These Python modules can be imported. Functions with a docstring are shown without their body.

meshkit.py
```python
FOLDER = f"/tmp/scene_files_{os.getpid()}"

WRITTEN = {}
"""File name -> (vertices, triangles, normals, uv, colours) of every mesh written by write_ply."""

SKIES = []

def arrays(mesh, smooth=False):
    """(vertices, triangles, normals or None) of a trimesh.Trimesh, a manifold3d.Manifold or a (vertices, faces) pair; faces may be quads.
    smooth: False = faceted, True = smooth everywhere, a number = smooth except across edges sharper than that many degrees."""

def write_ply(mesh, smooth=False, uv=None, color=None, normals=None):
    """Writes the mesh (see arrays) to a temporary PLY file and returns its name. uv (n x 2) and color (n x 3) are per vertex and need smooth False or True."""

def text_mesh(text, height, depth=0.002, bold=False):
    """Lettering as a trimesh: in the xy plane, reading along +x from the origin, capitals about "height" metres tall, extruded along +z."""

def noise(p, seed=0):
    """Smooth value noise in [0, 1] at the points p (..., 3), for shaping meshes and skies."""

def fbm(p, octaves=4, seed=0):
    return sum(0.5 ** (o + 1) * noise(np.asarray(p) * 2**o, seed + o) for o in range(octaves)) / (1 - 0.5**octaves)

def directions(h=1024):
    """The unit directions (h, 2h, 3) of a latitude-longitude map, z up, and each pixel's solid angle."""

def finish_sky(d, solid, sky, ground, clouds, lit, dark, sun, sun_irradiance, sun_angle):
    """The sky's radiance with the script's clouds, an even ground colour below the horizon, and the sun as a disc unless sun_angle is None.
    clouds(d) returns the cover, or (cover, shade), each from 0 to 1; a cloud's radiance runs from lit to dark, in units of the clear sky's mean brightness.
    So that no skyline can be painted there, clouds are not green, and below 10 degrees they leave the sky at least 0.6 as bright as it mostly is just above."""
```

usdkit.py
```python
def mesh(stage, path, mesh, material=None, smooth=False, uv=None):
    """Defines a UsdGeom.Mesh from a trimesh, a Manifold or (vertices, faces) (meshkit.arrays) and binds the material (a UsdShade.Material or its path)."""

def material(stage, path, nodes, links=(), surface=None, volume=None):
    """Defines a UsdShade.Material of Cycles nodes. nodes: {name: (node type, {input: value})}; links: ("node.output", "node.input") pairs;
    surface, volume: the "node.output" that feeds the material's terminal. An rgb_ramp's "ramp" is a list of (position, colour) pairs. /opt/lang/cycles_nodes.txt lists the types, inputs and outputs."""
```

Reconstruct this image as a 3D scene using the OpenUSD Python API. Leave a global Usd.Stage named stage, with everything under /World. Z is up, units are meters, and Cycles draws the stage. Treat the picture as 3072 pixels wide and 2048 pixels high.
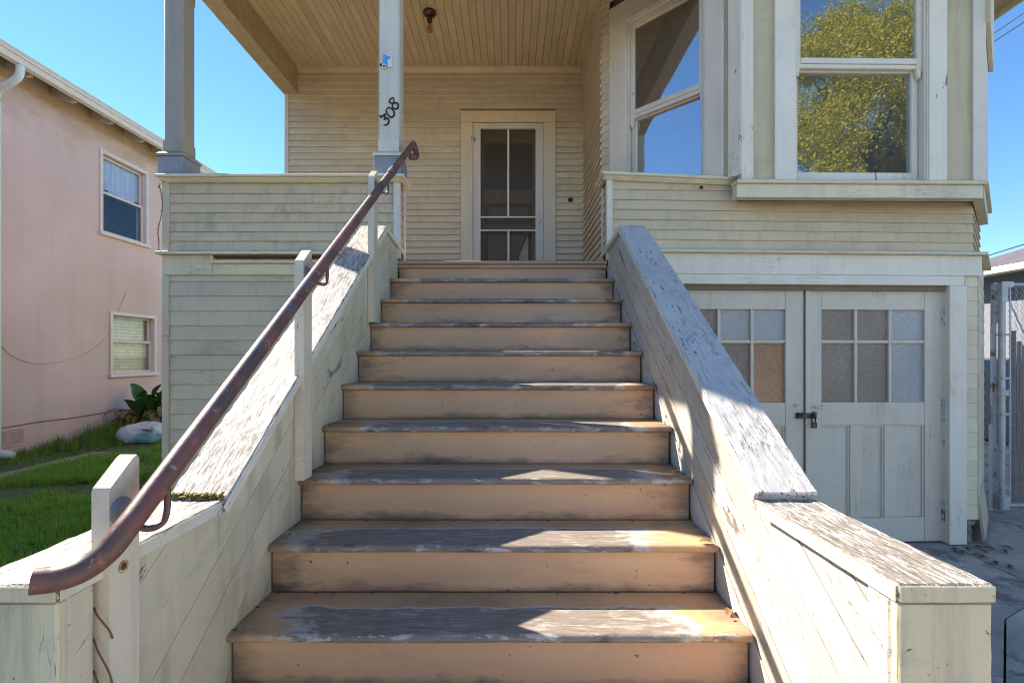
import math, random
import numpy as np
import trimesh
import manifold3d as m3
from shapely.geometry import Polygon, LineString, box as sbox
from shapely.ops import split as ssplit
from shapely import affinity
import meshkit, usdkit
from pxr import Usd, UsdGeom, UsdLux, UsdShade, Gf, Sdf, Vt

stage = Usd.Stage.CreateInMemory()
UsdGeom.SetStageUpAxis(stage, UsdGeom.Tokens.z)
UsdGeom.SetStageMetersPerUnit(stage, 1.0)
UsdGeom.Xform.Define(stage, '/World')
UsdGeom.Scope.Define(stage, '/World/Looks')
R = random.Random(7)
E = 1.626                      # eye height above the driveway; every height below is given relative to the eye
LENS = 17.0
F = LENS / 36 * 3072           # focal length in units of a 3072 wide picture
CX, CY = 1531.3, 1064.5        # principal point in the same units

# ------------------------------------------------------------------ camera
cam = UsdGeom.Camera.Define(stage, '/World/camera')
cam.AddTranslateOp().Set(Gf.Vec3d(0, 0, E))
cam.AddRotateXOp().Set(90.0)
cam.CreateFocalLengthAttr(LENS)
cam.CreateHorizontalApertureAttr(36.0)
cam.CreateVerticalApertureAttr(24.0)
cam.CreateHorizontalApertureOffsetAttr((1536 - CX) / 3072 * 36)
cam.CreateVerticalApertureOffsetAttr((CY - 1024) / 3072 * 36)
cam.CreateClippingRangeAttr(Gf.Vec2f(0.05, 2000))
cam.CreateExposureAttr(2.12)

# ------------------------------------------------------------------ light
SUN = np.array([-1.04, 0.595, 1.0]); SUN = SUN / np.linalg.norm(SUN)      # towards the sun: left, behind the house
ELEV = math.asin(SUN[2]); ROT = math.atan2(SUN[0], SUN[1])
sun = UsdLux.DistantLight.Define(stage, '/World/sun')
sun.CreateIntensityAttr(0.80); sun.CreateAngleAttr(0.5); sun.CreateNormalizeAttr(True)
sun.CreateColorAttr(Gf.Vec3f(1.0, 0.93, 0.82))
sun.AddTransformOp().Set(Gf.Matrix4d(Gf.Rotation(Gf.Vec3d(0, 0, 1), Gf.Vec3d(*map(float, SUN))), Gf.Vec3d(0, 0, 0)))
dome = UsdLux.DomeLight.Define(stage, '/World/sky')
skym = usdkit.material(stage, '/World/Looks/sky_air', {
    's': ('sky_texture', {'sky_type': 'single_scattering', 'sun_disc': False, 'sun_elevation': ELEV, 'sun_rotation': ROT,
                          'altitude': 50.0, 'air_density': 1.0, 'aerosol_density': 0.0, 'ozone_density': 5.0}),
    'h': ('hsv', {'hue': 0.5, 'saturation': 1.12, 'value': 1.0, 'fac': 1.0}),
    'b': ('background_shader', {'strength': 0.062})}, [('s.color', 'h.color'), ('h.color', 'b.color')], surface='b.background')
UsdShade.MaterialBindingAPI.Apply(dome.GetPrim()).Bind(skym)
dome.GetPrim().SetCustomDataByKey('kind', 'structure')

# ------------------------------------------------------------------ materials
class Out(str):
    pass

class Graph:
    def __init__(self):
        self.n, self.l = {}, []

    def __call__(self, kind, out, **inputs):
        name = 'n%d' % len(self.n)
        self.n[name] = (kind, {k: v for k, v in inputs.items() if not isinstance(v, Out)})
        self.l += [(str(v), name + '.' + k) for k, v in inputs.items() if isinstance(v, Out)]
        return Out(name + '.' + out)

    def build(self, name, surface):
        return usdkit.material(stage, '/World/Looks/' + name, self.n, self.l, surface=surface)

    def coords(self, rand=True):
        v = self('texture_coordinate', 'object')
        if rand:
            r = self('object_info', 'random')
            o = self('math', 'value', math_type='multiply', value1=r, value2=37.0)
            c = self('combine_xyz', 'vector', x=o, y=o, z=o)
            v = self('mix', 'color', mix_type='add', fac=1.0, color1=v, color2=c)
        return v

    def noise(self, v, scale, detail=4.0, rough=0.55, stretch=(1, 1, 1), rot=(0, 0, 0)):
        if rot != (0, 0, 0):
            v = self('mapping', 'vector', vector=v, rotation=rot)
        if stretch != (1, 1, 1):
            v = self('mapping', 'vector', vector=v, scale=stretch)
        return self('noise_texture', 'fac', vector=v, scale=scale, detail=detail, roughness=rough)

    def step(self, fac, a, b):
        return self('map_range', 'result', value=fac, from_min=a, from_max=b, clamp=True)

    def mul(self, a, b):
        return self('math', 'value', math_type='multiply', value1=a, value2=b)

    def mth(self, t, a, b=0.0):
        return self('math', 'value', math_type=t, value1=a, value2=b)

    def mixc(self, fac, a, b, t='mix'):
        return self('mix', 'color', mix_type=t, fac=fac, color1=a, color2=b)


def k(c, s):
    return tuple(min(0.95, max(0.0, x * s)) for x in c)


GRAIN = {'x': (1.0, 9, 9), 'y': (9, 1.0, 9), 'z': (9, 9, 1.0), 'n': (1, 1, 1)}
SLOPE = math.atan(0.70)


def paint(name, col, grain='x', dirt=0.3, peel=0.0, crack=0.2, wood=(0.20, 0.175, 0.15), rough=0.55, tint=None, vary=0.08, under=None, bump=0.5, rand=True, grainscale=3.0, dirtcol=None, patch=1.6, long=0.6, crackscale=1.0, rust=0.0):
    """Old house paint: uneven tone, rain streaks, specks, hairline cracks along the grain and flakes that bare the wood."""
    g = Graph()
    v = g.coords(rand)
    vg = g('mapping', 'vector', vector=v, rotation=(-SLOPE, 0, 0)) if grain == 's' else v
    st = GRAIN['y' if grain == 's' else grain]
    big = g.noise(v, patch, 5.0)
    c = g.mixc(g.step(big, 0.3, 0.7), k(col, 1 - 1.6 * vary), k(col, 1 + vary))
    if tint:
        c = g.mixc(g.mul(g.step(g.noise(v, 0.9, 3.0, stretch=(1, 1, 0.6)), 0.42, 0.62), 0.7), c, tint)
    r = g('object_info', 'random')
    c = g('hsv', 'color', color=c, saturation=1.0, hue=0.5, fac=1.0, value=g('map_range', 'result', value=r, from_min=0.0, from_max=1.0, to_min=1 - vary * 0.7, to_max=1 + vary * 0.5))
    dc = dirtcol or (col[0] * 0.32, col[1] * 0.30, col[2] * 0.27)
    if dirt > 0:
        streak = g.noise(v, 1.0, 6.0, 0.65, stretch=(11, 11, 0.9))
        c = g.mixc(g.mul(g.step(streak, 0.5, 0.8), dirt), c, dc)
        smudge = g.noise(v, 3.2, 7.0, 0.7, stretch=(0.6, 1, 1.6))
        c = g.mixc(g.mul(g.step(smudge, 0.56, 0.8), dirt * 0.9), c, dc)
        speck = g.noise(v, 55.0, 3.0, 0.6)
        c = g.mixc(g.mul(g.step(speck, 0.68, 0.74), min(1, dirt * 1.3)), c, k(dc, 0.5))
    h = g.noise(vg, 14.0, 4.0, 0.6, stretch=st)
    grainn = h
    if peel > 0:
        flake = g.noise(vg, grainscale, 9.0, 0.72, stretch=tuple(q ** long for q in st))
        flake = g('math', 'value', math_type='multiply_add', value1=g.mth('subtract', g.noise(v, 2.6, 3.0), 0.5), value2=0.30, value3=flake)
        t = 0.5 + (0.5 - peel) * 0.36
        bare = g.step(flake, t, t + 0.015)
        rim = g.step(flake, t - 0.03, t - 0.004)
        wd = g.mixc(g.step(grainn, 0.32, 0.68), k(wood, 0.55), k(wood, 1.45))
        c = g.mixc(g.mul(rim, 0.35), c, under or k(col, 1.15))
        c = g.mixc(bare, c, wd)
        h = g.mixc(0.75, h, g('math', 'value', math_type='subtract', value1=1.0, value2=bare))
    if rust > 0:
        ru = g.noise(v, 1.0, 3.0, 0.5, stretch=(6, 6, 1.1))
        c = g.mixc(g.mul(g.step(ru, 0.66, 0.80), rust), c, (0.36, 0.19, 0.055))
    if crack > 0:
        cr = g.noise(vg, 3.0 * crackscale, 4.0, 0.55, stretch=(st[0] ** 1.25 * 0.9, st[1] ** 1.25 * 0.9, st[2] ** 1.25 * 0.9))
        line = g('map_range', 'result', value=g.mth('absolute', g.mth('subtract', cr, 0.5)), from_min=0.0, from_max=0.006 + 0.008 * crack, to_min=1.0, to_max=0.0, clamp=True)
        where = g.step(g.noise(v, 2.2, 3.0), 0.64 - 0.3 * crack, 0.72 - 0.25 * crack)
        line = g.mul(line, where)
        c = g.mixc(g.mul(line, 0.85), c, k(wood, 0.22))
        h = g('math', 'value', math_type='subtract', value1=h, value2=line) if peel <= 0 else g.mixc(line, h, (0, 0, 0))
    b = g('bump', 'normal', height=h, strength=bump, distance=0.004)
    s = g('principled_bsdf', 'BSDF', base_color=c, roughness=rough, normal=b, specular_ior_level=0.35)
    return g.build(name, s)


def plain(name, col, rough=0.6, metallic=0.0, vary=0.12, scale=8.0, bump=0.2, stretch=(1, 1, 1), spots=None, spotat=0.62, spec=0.4, rand=True):
    g = Graph()
    v = g.coords(rand)
    n = g.noise(v, scale, 6.0, 0.62, stretch=stretch)
    c = g.mixc(g.step(n, 0.3, 0.7), k(col, 1 - 2 * vary), k(col, 1 + vary))
    rr = rough
    if spots:
        m = g.step(g.noise(v, scale * 1.3, 7.0, 0.7), spotat, spotat + 0.06)
        c = g.mixc(m, c, spots)
    b = g('bump', 'normal', height=n, strength=bump, distance=0.004)
    return g.build(name, g('principled_bsdf', 'BSDF', base_color=c, roughness=rr, metallic=metallic, normal=b, specular_ior_level=spec))


def glass(name, f0=0.16, tint=(0.92, 0.94, 0.95), wav=0.0, dust_haze=0.0):
    g = Graph()
    kw = {}
    if wav:
        kw['normal'] = g('bump', 'normal', height=g.noise(g('texture_coordinate', 'object'), 3.0, 2.0), strength=wav, distance=0.01)
    fac = g('math', 'value', math_type='multiply_add', value1=g.mth('power', g('layer_weight', 'facing', blend=0.5), 5.0), value2=1 - f0, value3=f0)
    s = g('mix_closure', 'closure', fac=fac, closure1=g('transparent_bsdf', 'BSDF', color=tint), closure2=g('glossy_bsdf', 'BSDF', color=(0.92, 0.93, 0.97), roughness=0.0, **kw))
    s = g('mix_closure', 'closure', fac=dust_haze, closure1=s, closure2=g('diffuse_bsdf', 'BSDF', color=(0.5, 0.45, 0.36)))  # dirty film mixed in as a pale haze that lifts dark reflections
    return g.build(name, s)


M = {}
CREAM = (0.60, 0.48, 0.305)
M['siding'] = paint('siding_paint', CREAM, 'x', dirt=0.6, crack=0.25, tint=(0.55, 0.44, 0.31), vary=0.08, dirtcol=(0.17, 0.16, 0.14))
M['siding_right'] = paint('siding_right_paint', (0.62, 0.50, 0.32), 'x', dirt=0.45, crack=0.2, tint=(0.58, 0.47, 0.31), vary=0.07, dirtcol=(0.24, 0.22, 0.15))
M['siding_low'] = paint('siding_low_paint', (0.56, 0.485, 0.35), 'x', dirt=0.3, crack=0.3, tint=(0.60, 0.51, 0.35), vary=0.08, dirtcol=(0.16, 0.16, 0.14))
M['siding_yellow'] = paint('siding_yellow_paint', (0.72, 0.615, 0.42), 'x', dirt=0.2, crack=0.25, vary=0.07)
M['porch'] = paint('porch_wall_paint', (0.70, 0.605, 0.425), 'x', dirt=0.32, crack=0.1, tint=(0.61, 0.515, 0.37), vary=0.07, dirtcol=(0.22, 0.17, 0.11))
M['porch_y'] = paint('porch_side_paint', (0.70, 0.605, 0.425), 'y', dirt=0.25, crack=0.1, vary=0.07, dirtcol=(0.22, 0.17, 0.11))
M['ceiling'] = paint('ceiling_paint', (0.68, 0.555, 0.345), 'y', dirt=0.2, crack=0.28, vary=0.09, dirtcol=(0.3, 0.2, 0.1))
M['ceiling_back'] = plain('ceiling_shade', (0.16, 0.11, 0.05))
M['trim'] = paint('trim_paint', (0.73, 0.63, 0.42), 'x', dirt=0.3, crack=0.25, tint=(0.57, 0.52, 0.40), vary=0.06)
M['trim_z'] = paint('trim_upright_paint', (0.74, 0.655, 0.49), 'z', dirt=0.22, crack=0.25, tint=(0.58, 0.56, 0.52), vary=0.05)
M['white'] = paint('white_paint', (0.80, 0.72, 0.575), 'z', dirt=0.18, crack=0.3, vary=0.05, peel=0.03)
M['white_x'] = paint('white_board_paint', (0.78, 0.705, 0.56), 'x', dirt=0.2, crack=0.25, vary=0.05)
M['doortrim'] = paint('door_trim_paint', (0.78, 0.64, 0.41), 'z', dirt=0.2, crack=0.2, tint=(0.62, 0.56, 0.46), vary=0.06)
M['strip'] = paint('bay_strip_paint', (0.59, 0.49, 0.305), 'z', dirt=0.35, crack=0.1, tint=(0.53, 0.45, 0.30), vary=0.06)
M['post_left'] = paint('post_weathered_paint', (0.33, 0.295, 0.235), 'z', dirt=0.35, crack=0.15, tint=(0.37, 0.315, 0.225), vary=0.08)
M['post_mid'] = paint('post_pale_paint', (0.74, 0.665, 0.52), 'z', dirt=0.22, crack=0.2, tint=(0.60, 0.54, 0.43), vary=0.05)
M['block'] = paint('grey_block_paint', (0.27, 0.275, 0.31), 'x', dirt=0.3, crack=0.15, vary=0.08)
M['garage'] = paint('garage_paint', (0.68, 0.59, 0.46), 'z', dirt=0.22, crack=0.3, tint=(0.62, 0.585, 0.475), vary=0.05)
M['riser'] = paint('riser_paint', (0.50, 0.32, 0.19), 'x', dirt=0.4, crack=0.2, tint=(0.42, 0.24, 0.165), vary=0.1, wood=(0.1, 0.07, 0.06), dirtcol=(0.10, 0.06, 0.04))
M['plank_left'] = paint('stair_wall_left_paint', (0.66, 0.575, 0.415), 's', dirt=0.55, crack=0.3, peel=0.14, rust=0.8, tint=(0.52, 0.45, 0.28), vary=0.07, wood=(0.22, 0.2, 0.18), rand=True)
M['plank_right'] = paint('stair_wall_right_paint', (0.58, 0.53, 0.455), 's', dirt=0.45, crack=0.8, peel=0.13, dirtcol=(0.34, 0.28, 0.19), tint=(0.52, 0.43, 0.30), vary=0.07, wood=(0.2, 0.16, 0.12))
M['newel'] = paint('newel_box_paint', (0.66, 0.575, 0.37), 'z', dirt=0.75, crack=0.35, tint=(0.56, 0.50, 0.34), vary=0.08, dirtcol=(0.15, 0.14, 0.12))
M['rail_post'] = paint('rail_post_paint', (0.66, 0.57, 0.43), 'z', dirt=0.6, crack=0.3, peel=0.03, vary=0.08)
M['cap_left'] = paint('cap_left_paint', (0.52, 0.465, 0.40), 's', dirt=0.2, crack=1.4, peel=0.38, wood=(0.24, 0.20, 0.165), vary=0.10, bump=1.0, grainscale=11.0, rand=False, long=1.0, crackscale=2.2)
M['cap_left_low'] = paint('cap_left_low_paint', (0.62, 0.56, 0.46), 'y', dirt=0.25, crack=1.3, peel=0.34, wood=(0.23, 0.19, 0.15), vary=0.10, bump=1.0, grainscale=10.0, long=1.0, crackscale=2.0)
M['cap_right'] = paint('cap_right_paint', (0.70, 0.655, 0.595), 's', dirt=0.3, crack=0.7, peel=0.13, wood=(0.15, 0.13, 0.115), vary=0.08, bump=0.9, grainscale=10.0, rand=False, long=0.9, crackscale=1.6)
M['cap_right_low'] = paint('cap_bare_wood', (0.70, 0.65, 0.58), 'y', dirt=0.25, crack=0.9, peel=0.54, wood=(0.27, 0.225, 0.18), vary=0.10, bump=1.0, grainscale=13.0, long=1.0, crackscale=2.0)
M['fascia'] = paint('cap_edge_paint', (0.72, 0.66, 0.54), 's', dirt=0.3, crack=0.4, peel=0.03, vary=0.05)
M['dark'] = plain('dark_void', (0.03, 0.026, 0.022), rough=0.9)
M['room'] = plain('room_plaster', (0.16, 0.14, 0.12), rough=0.9)
M['brown_wood'] = plain('bare_brown_wood', (0.16, 0.08, 0.05), stretch=(1, 8, 8))
M['sheath'] = plain('sheathing', (0.20, 0.17, 0.12), rough=0.8)
M['roof'] = plain('roof_shingles', (0.09, 0.08, 0.075), rough=0.9, scale=20)
M['soffit'] = plain('soffit_paint', (0.54, 0.42, 0.26))
M['pane'] = glass('window_glass', 0.30, wav=0.05, dust_haze=0.055)
M['pane_dark'] = glass('window_glass_far', 0.035)
def mk_pink():
    """Sand-float stucco: patchy pink, brownish bloom of mildew under the eave, faint runs, fine grain."""
    g = Graph()
    v = g('geometry', 'position')
    sx = g('separate_xyz', 'x', vector=v); z = Out(sx.split('.')[0] + '.z')
    c = g.mixc(g.step(g.noise(v, 0.7, 5.0), 0.32, 0.68), (0.60, 0.42, 0.37), (0.71, 0.495, 0.44))
    c = g.mixc(g.mul(g.step(g.noise(v, 1.5, 6.0, 0.65), 0.48, 0.68), 0.55), c, (0.57, 0.455, 0.365))
    runs = g.noise(v, 1.0, 5.0, 0.6, stretch=(3.0, 3.0, 0.16))
    c = g.mixc(g.mul(g.step(runs, 0.54, 0.72), 0.3), c, (0.42, 0.33, 0.26))
    m = g.noise(v, 1.8, 7.0, 0.7, stretch=(1, 1, 1.6))
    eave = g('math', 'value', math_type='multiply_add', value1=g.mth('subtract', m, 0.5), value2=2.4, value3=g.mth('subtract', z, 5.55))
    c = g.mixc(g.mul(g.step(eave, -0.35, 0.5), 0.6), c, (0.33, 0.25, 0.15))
    fine = g.noise(v, 90.0, 3.0, 0.7)
    mid = g.noise(v, 16.0, 4.0, 0.6)
    c = g.mixc(g.mul(g.step(fine, 0.6, 0.75), 0.35), c, (0.36, 0.27, 0.23))
    b = g('bump', 'normal', height=g.mixc(0.45, mid, fine), strength=0.9, distance=0.008)
    return g.build('pink_stucco', g('principled_bsdf', 'BSDF', base_color=c, roughness=0.9, normal=b, specular_ior_level=0.2))


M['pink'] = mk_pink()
M['gutter'] = plain('gutter_enamel', (0.62, 0.54, 0.47), rough=0.4, vary=0.05)
M['frame_pink'] = plain('pale_window_paint', (0.70, 0.58, 0.52), vary=0.05)
M['tail'] = plain('eave_brown', (0.10, 0.055, 0.045))
M['spout'] = plain('downspout_enamel', (0.66, 0.68, 0.62), rough=0.35, vary=0.05)
M['curtain'] = plain('curtain_cloth', (0.62, 0.68, 0.80), vary=0.1, rough=0.9)
M['blind'] = plain('blind_slats', (0.85, 0.80, 0.56), vary=0.1, rough=0.7)
M['concrete'] = plain('concrete', (0.50, 0.43, 0.36), rough=0.85, scale=2.2, bump=0.5, vary=0.2, spots=(0.24, 0.21, 0.18), spotat=0.56)
M['path'] = plain('path_concrete', (0.24, 0.225, 0.195), rough=0.9, scale=6.0, vary=0.15)
M['soil'] = plain('soil', (0.075, 0.062, 0.035), rough=0.95, scale=7.0, vary=0.2, spots=(0.08, 0.12, 0.03), spotat=0.42, bump=0.6)
M['asphalt'] = plain('asphalt', (0.05, 0.05, 0.052), rough=0.9, scale=30)
M['steel'] = plain('galvanised_steel', (0.50, 0.53, 0.56), rough=0.45, metallic=0.6, scale=12, vary=0.1)
M['rusty'] = plain('rusty_painted_steel', (0.58, 0.58, 0.56), rough=0.7, scale=5, spots=(0.20, 0.095, 0.04), spotat=0.55)
M['slat'] = plain('brown_slat', (0.24, 0.18, 0.155), stretch=(6, 6, 0.6), vary=0.2)
M['greywall'] = plain('grey_stucco', (0.20, 0.205, 0.235), rough=0.9, scale=25, bump=0.4, vary=0.06)
M['greyroof'] = plain('grey_shingles', (0.12, 0.105, 0.115), rough=0.9, scale=14, vary=0.25)
M['wire'] = plain('black_wire', (0.02, 0.02, 0.022), rough=0.5)
M['brass'] = plain('aged_brass', (0.11, 0.075, 0.04), rough=0.35, metallic=0.7)
M['iron'] = plain('black_iron', (0.015, 0.014, 0.014), rough=0.5)
M['lock'] = plain('worn_lock_metal', (0.12, 0.10, 0.085), rough=0.5, metallic=0.5, spots=(0.02, 0.02, 0.02), spotat=0.52)
M['hinge'] = plain('painted_hinge', (0.62, 0.60, 0.54), spots=(0.16, 0.08, 0.05), spotat=0.53, scale=18)
M['tape'] = plain('blue_tape', (0.08, 0.36, 0.78), vary=0.08)
M['plastic'] = plain('white_plastic', (0.70, 0.70, 0.68), vary=0.05)
M['innerdoor'] = plain('inner_door_paint', (0.46, 0.36, 0.25), vary=0.08)
M['innerpanel'] = plain('inner_door_panel', (0.12, 0.10, 0.085), vary=0.1)
M['leaf_red'] = plain('dry_leaf_red', (0.16, 0.05, 0.035))
M['leaf_brown'] = plain('dry_leaf_brown', (0.24, 0.13, 0.06))
M['bolt_rust'] = plain('rusted_bolt', (0.10, 0.045, 0.02), rough=0.8, scale=60)
M['bolt_stain'] = plain('rust_stain', (0.40, 0.22, 0.08), rough=0.8, scale=60, spots=(0.55, 0.45, 0.32), spotat=0.5)
M['vine'] = plain('dry_vine', (0.14, 0.07, 0.045))
M['stone'] = plain('rough_stone', (0.22, 0.205, 0.18), scale=9, spots=(0.10, 0.09, 0.08), spotat=0.5)
M['floor'] = plain('porch_floor_paint', (0.50, 0.32, 0.19), stretch=(8, 1, 8))
M['moss'] = plain('yellow_moss', (0.22, 0.16, 0.03), scale=30, vary=0.3)


def mk_tread():
    """Brown deck paint worn through along the walked middle: grey wood with streaks of old pale primer and a chipped rim."""
    g = Graph()
    v = g('texture_coordinate', 'object')
    vr = g.coords()
    sp = g('separate_xyz', 'x', vector=v); nm = sp.split('.')[0]
    x, y = sp, Out(nm + '.y')
    wob = g.mth('subtract', g.noise(vr, 3.2, 7.0, 0.68, stretch=(1, 2.2, 1)), 0.5)
    rnd = g('object_info', 'random')
    dx = g.mul(g.mth('absolute', g.mth('add', x, g('map_range', 'result', value=rnd, from_min=0.0, from_max=1.0, to_min=-0.03, to_max=0.12))), g('map_range', 'result', value=g.mth('fraction', g.mul(rnd, 7.3)), from_min=0.0, from_max=1.0, to_min=1.25, to_max=1.75))
    dy = g.mul(g.mth('absolute', g.mth('subtract', y, 0.06)), 8.0)
    d = g('math', 'value', math_type='maximum', value1=dx, value2=dy)
    d = g('math', 'value', math_type='multiply_add', value1=wob, value2=0.95, value3=d)
    worn = g.step(d, 0.98, 0.965)
    rim = g.mul(g.step(d, 1.05, 1.0), g.step(d, 0.9, 0.965))
    fib = g.noise(vr, 9.0, 8.0, 0.75, stretch=(1, 12, 6))
    fib2 = g.noise(vr, 9.0, 7.0, 0.75, stretch=(1, 4, 3))
    grey = g.mixc(g.step(fib, 0.3, 0.7), (0.135, 0.105, 0.083), (0.33, 0.27, 0.215))
    grey = g.mixc(g.mul(g.step(fib2, 0.53, 0.64), 0.7), grey, (0.50, 0.44, 0.38))
    br = g.mixc(g.step(g.noise(vr, 2.0, 5.0), 0.3, 0.7), (0.38, 0.225, 0.125), (0.60, 0.375, 0.195))
    br = g.mixc(g.mul(g.step(g.noise(vr, 5.0, 7.0, 0.7), 0.55, 0.75), 0.6), br, (0.11, 0.085, 0.075))
    c = g.mixc(worn, br, grey)
    c = g.mixc(g.mul(rim, 0.75), c, (0.52, 0.48, 0.44))
    lip = g.mul(g.step(y, 0.018, 0.008), g.step(g.noise(vr, 7.0, 7.0, 0.72, stretch=(1, 3, 3)), 0.585, 0.605))
    c = g.mixc(g.mul(lip, 0.9), c, (0.55, 0.50, 0.45))
    lip2 = g.mul(g.step(y, 0.03, 0.004), g.step(g.noise(vr, 5.0, 7.0, 0.72, stretch=(1, 3, 3)), 0.57, 0.64))
    c = g.mixc(g.mul(lip2, 0.75), c, (0.07, 0.055, 0.05))
    edge = g('math', 'value', math_type='multiply_add', value1=wob, value2=0.5, value3=g.mth('absolute', x))
    c = g.mixc(g.mul(g.step(edge, 0.76, 0.92), 0.75), c, (0.085, 0.07, 0.062))
    h = g.mixc(0.5, g('math', 'value', math_type='subtract', value1=1.0, value2=worn), fib)
    b = g('bump', 'normal', height=h, strength=0.6, distance=0.004)
    return g.build('worn_tread', g('principled_bsdf', 'BSDF', base_color=c, roughness=0.5, normal=b, specular_ior_level=0.45))


M['tread'] = mk_tread()


def mk_riser():
    g = Graph()
    v = g('texture_coordinate', 'object')
    vr = g.coords()
    sx = g('separate_xyz', 'x', vector=v)
    nm = sx.split('.')[0]
    z = Out(nm + '.z')
    c = g.mixc(g.step(g.noise(vr, 1.6, 5.0, stretch=(1, 1, 3)), 0.3, 0.7), (0.58, 0.35, 0.20), (0.75, 0.475, 0.265))
    c = g.mixc(g.mul(g.step(g.noise(vr, 1.1, 4.0), 0.45, 0.65), 0.6), c, (0.62, 0.36, 0.215))
    n1 = g.noise(vr, 4.0, 8.0, 0.72, stretch=(0.7, 1, 2.2))
    c = g.mixc(g.mul(g.step(n1, 0.55, 0.78), 0.42), c, (0.20, 0.14, 0.10))
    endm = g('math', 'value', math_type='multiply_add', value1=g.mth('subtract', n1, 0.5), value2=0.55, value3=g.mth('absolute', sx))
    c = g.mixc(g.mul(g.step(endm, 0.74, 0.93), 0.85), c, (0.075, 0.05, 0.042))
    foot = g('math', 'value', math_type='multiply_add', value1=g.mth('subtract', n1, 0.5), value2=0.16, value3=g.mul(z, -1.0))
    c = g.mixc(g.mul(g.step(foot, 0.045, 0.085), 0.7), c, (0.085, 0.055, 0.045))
    sp = g.step(g.noise(vr, 40.0, 3.0), 0.70, 0.74)
    c = g.mixc(g.mul(sp, 0.8), c, (0.04, 0.03, 0.03))
    h = g.noise(vr, 14.0, 4.0, stretch=(0.5, 3, 3))
    b = g('bump', 'normal', height=h, strength=0.35, distance=0.004)
    return g.build('riser_worn_paint', g('principled_bsdf', 'BSDF', base_color=c, roughness=0.5, normal=b, specular_ior_level=0.4))


M['riser_board'] = mk_riser()


def mk_rail():
    g = Graph()
    v = g('texture_coordinate', 'object')
    c = g.mixc(g.step(g.noise(v, 9.0, 4.0, 0.5), 0.42, 0.6), (0.095, 0.052, 0.042), (0.19, 0.07, 0.05))
    c = g.mixc(g.step(g.noise(v, 13.0, 3.0, 0.5), 0.58, 0.66), c, (0.09, 0.08, 0.09))
    c = g.mixc(g.step(g.noise(v, 17.0, 3.0), 0.64, 0.70), c, (0.33, 0.11, 0.07))
    c = g.mixc(g.mul(g.step(g.noise(v, 30.0, 6.0, 0.7), 0.62, 0.66), 0.7), c, (0.36, 0.29, 0.26))
    b = g('bump', 'normal', height=g.noise(v, 60.0, 4.0), strength=0.25, distance=0.003)
    return g.build('rail_paint', g('principled_bsdf', 'BSDF', base_color=c, roughness=0.44, normal=b, specular_ior_level=0.55))


M['rail'] = mk_rail()


def mk_obscure(name, c1, c2):
    g = Graph()
    v = g.coords()
    wrinkle = g.noise(v, 48.0, 2.0, 0.5, stretch=(1, 1, 1.6), rot=(0, 0.6, 0))
    n = g.noise(v, 1.6, 2.0)
    c = g.mixc(g.mth('add', g.mul(g.step(n, 0.35, 0.65), 0.6), g.mul(g.step(wrinkle, 0.4, 0.62), 0.4)), c1, c2)
    b = g('bump', 'normal', height=wrinkle, strength=0.9, distance=0.012)
    return g.build(name, g('principled_bsdf', 'BSDF', base_color=c, roughness=0.12, normal=b, specular_ior_level=0.6, ior=1.55))


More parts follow.
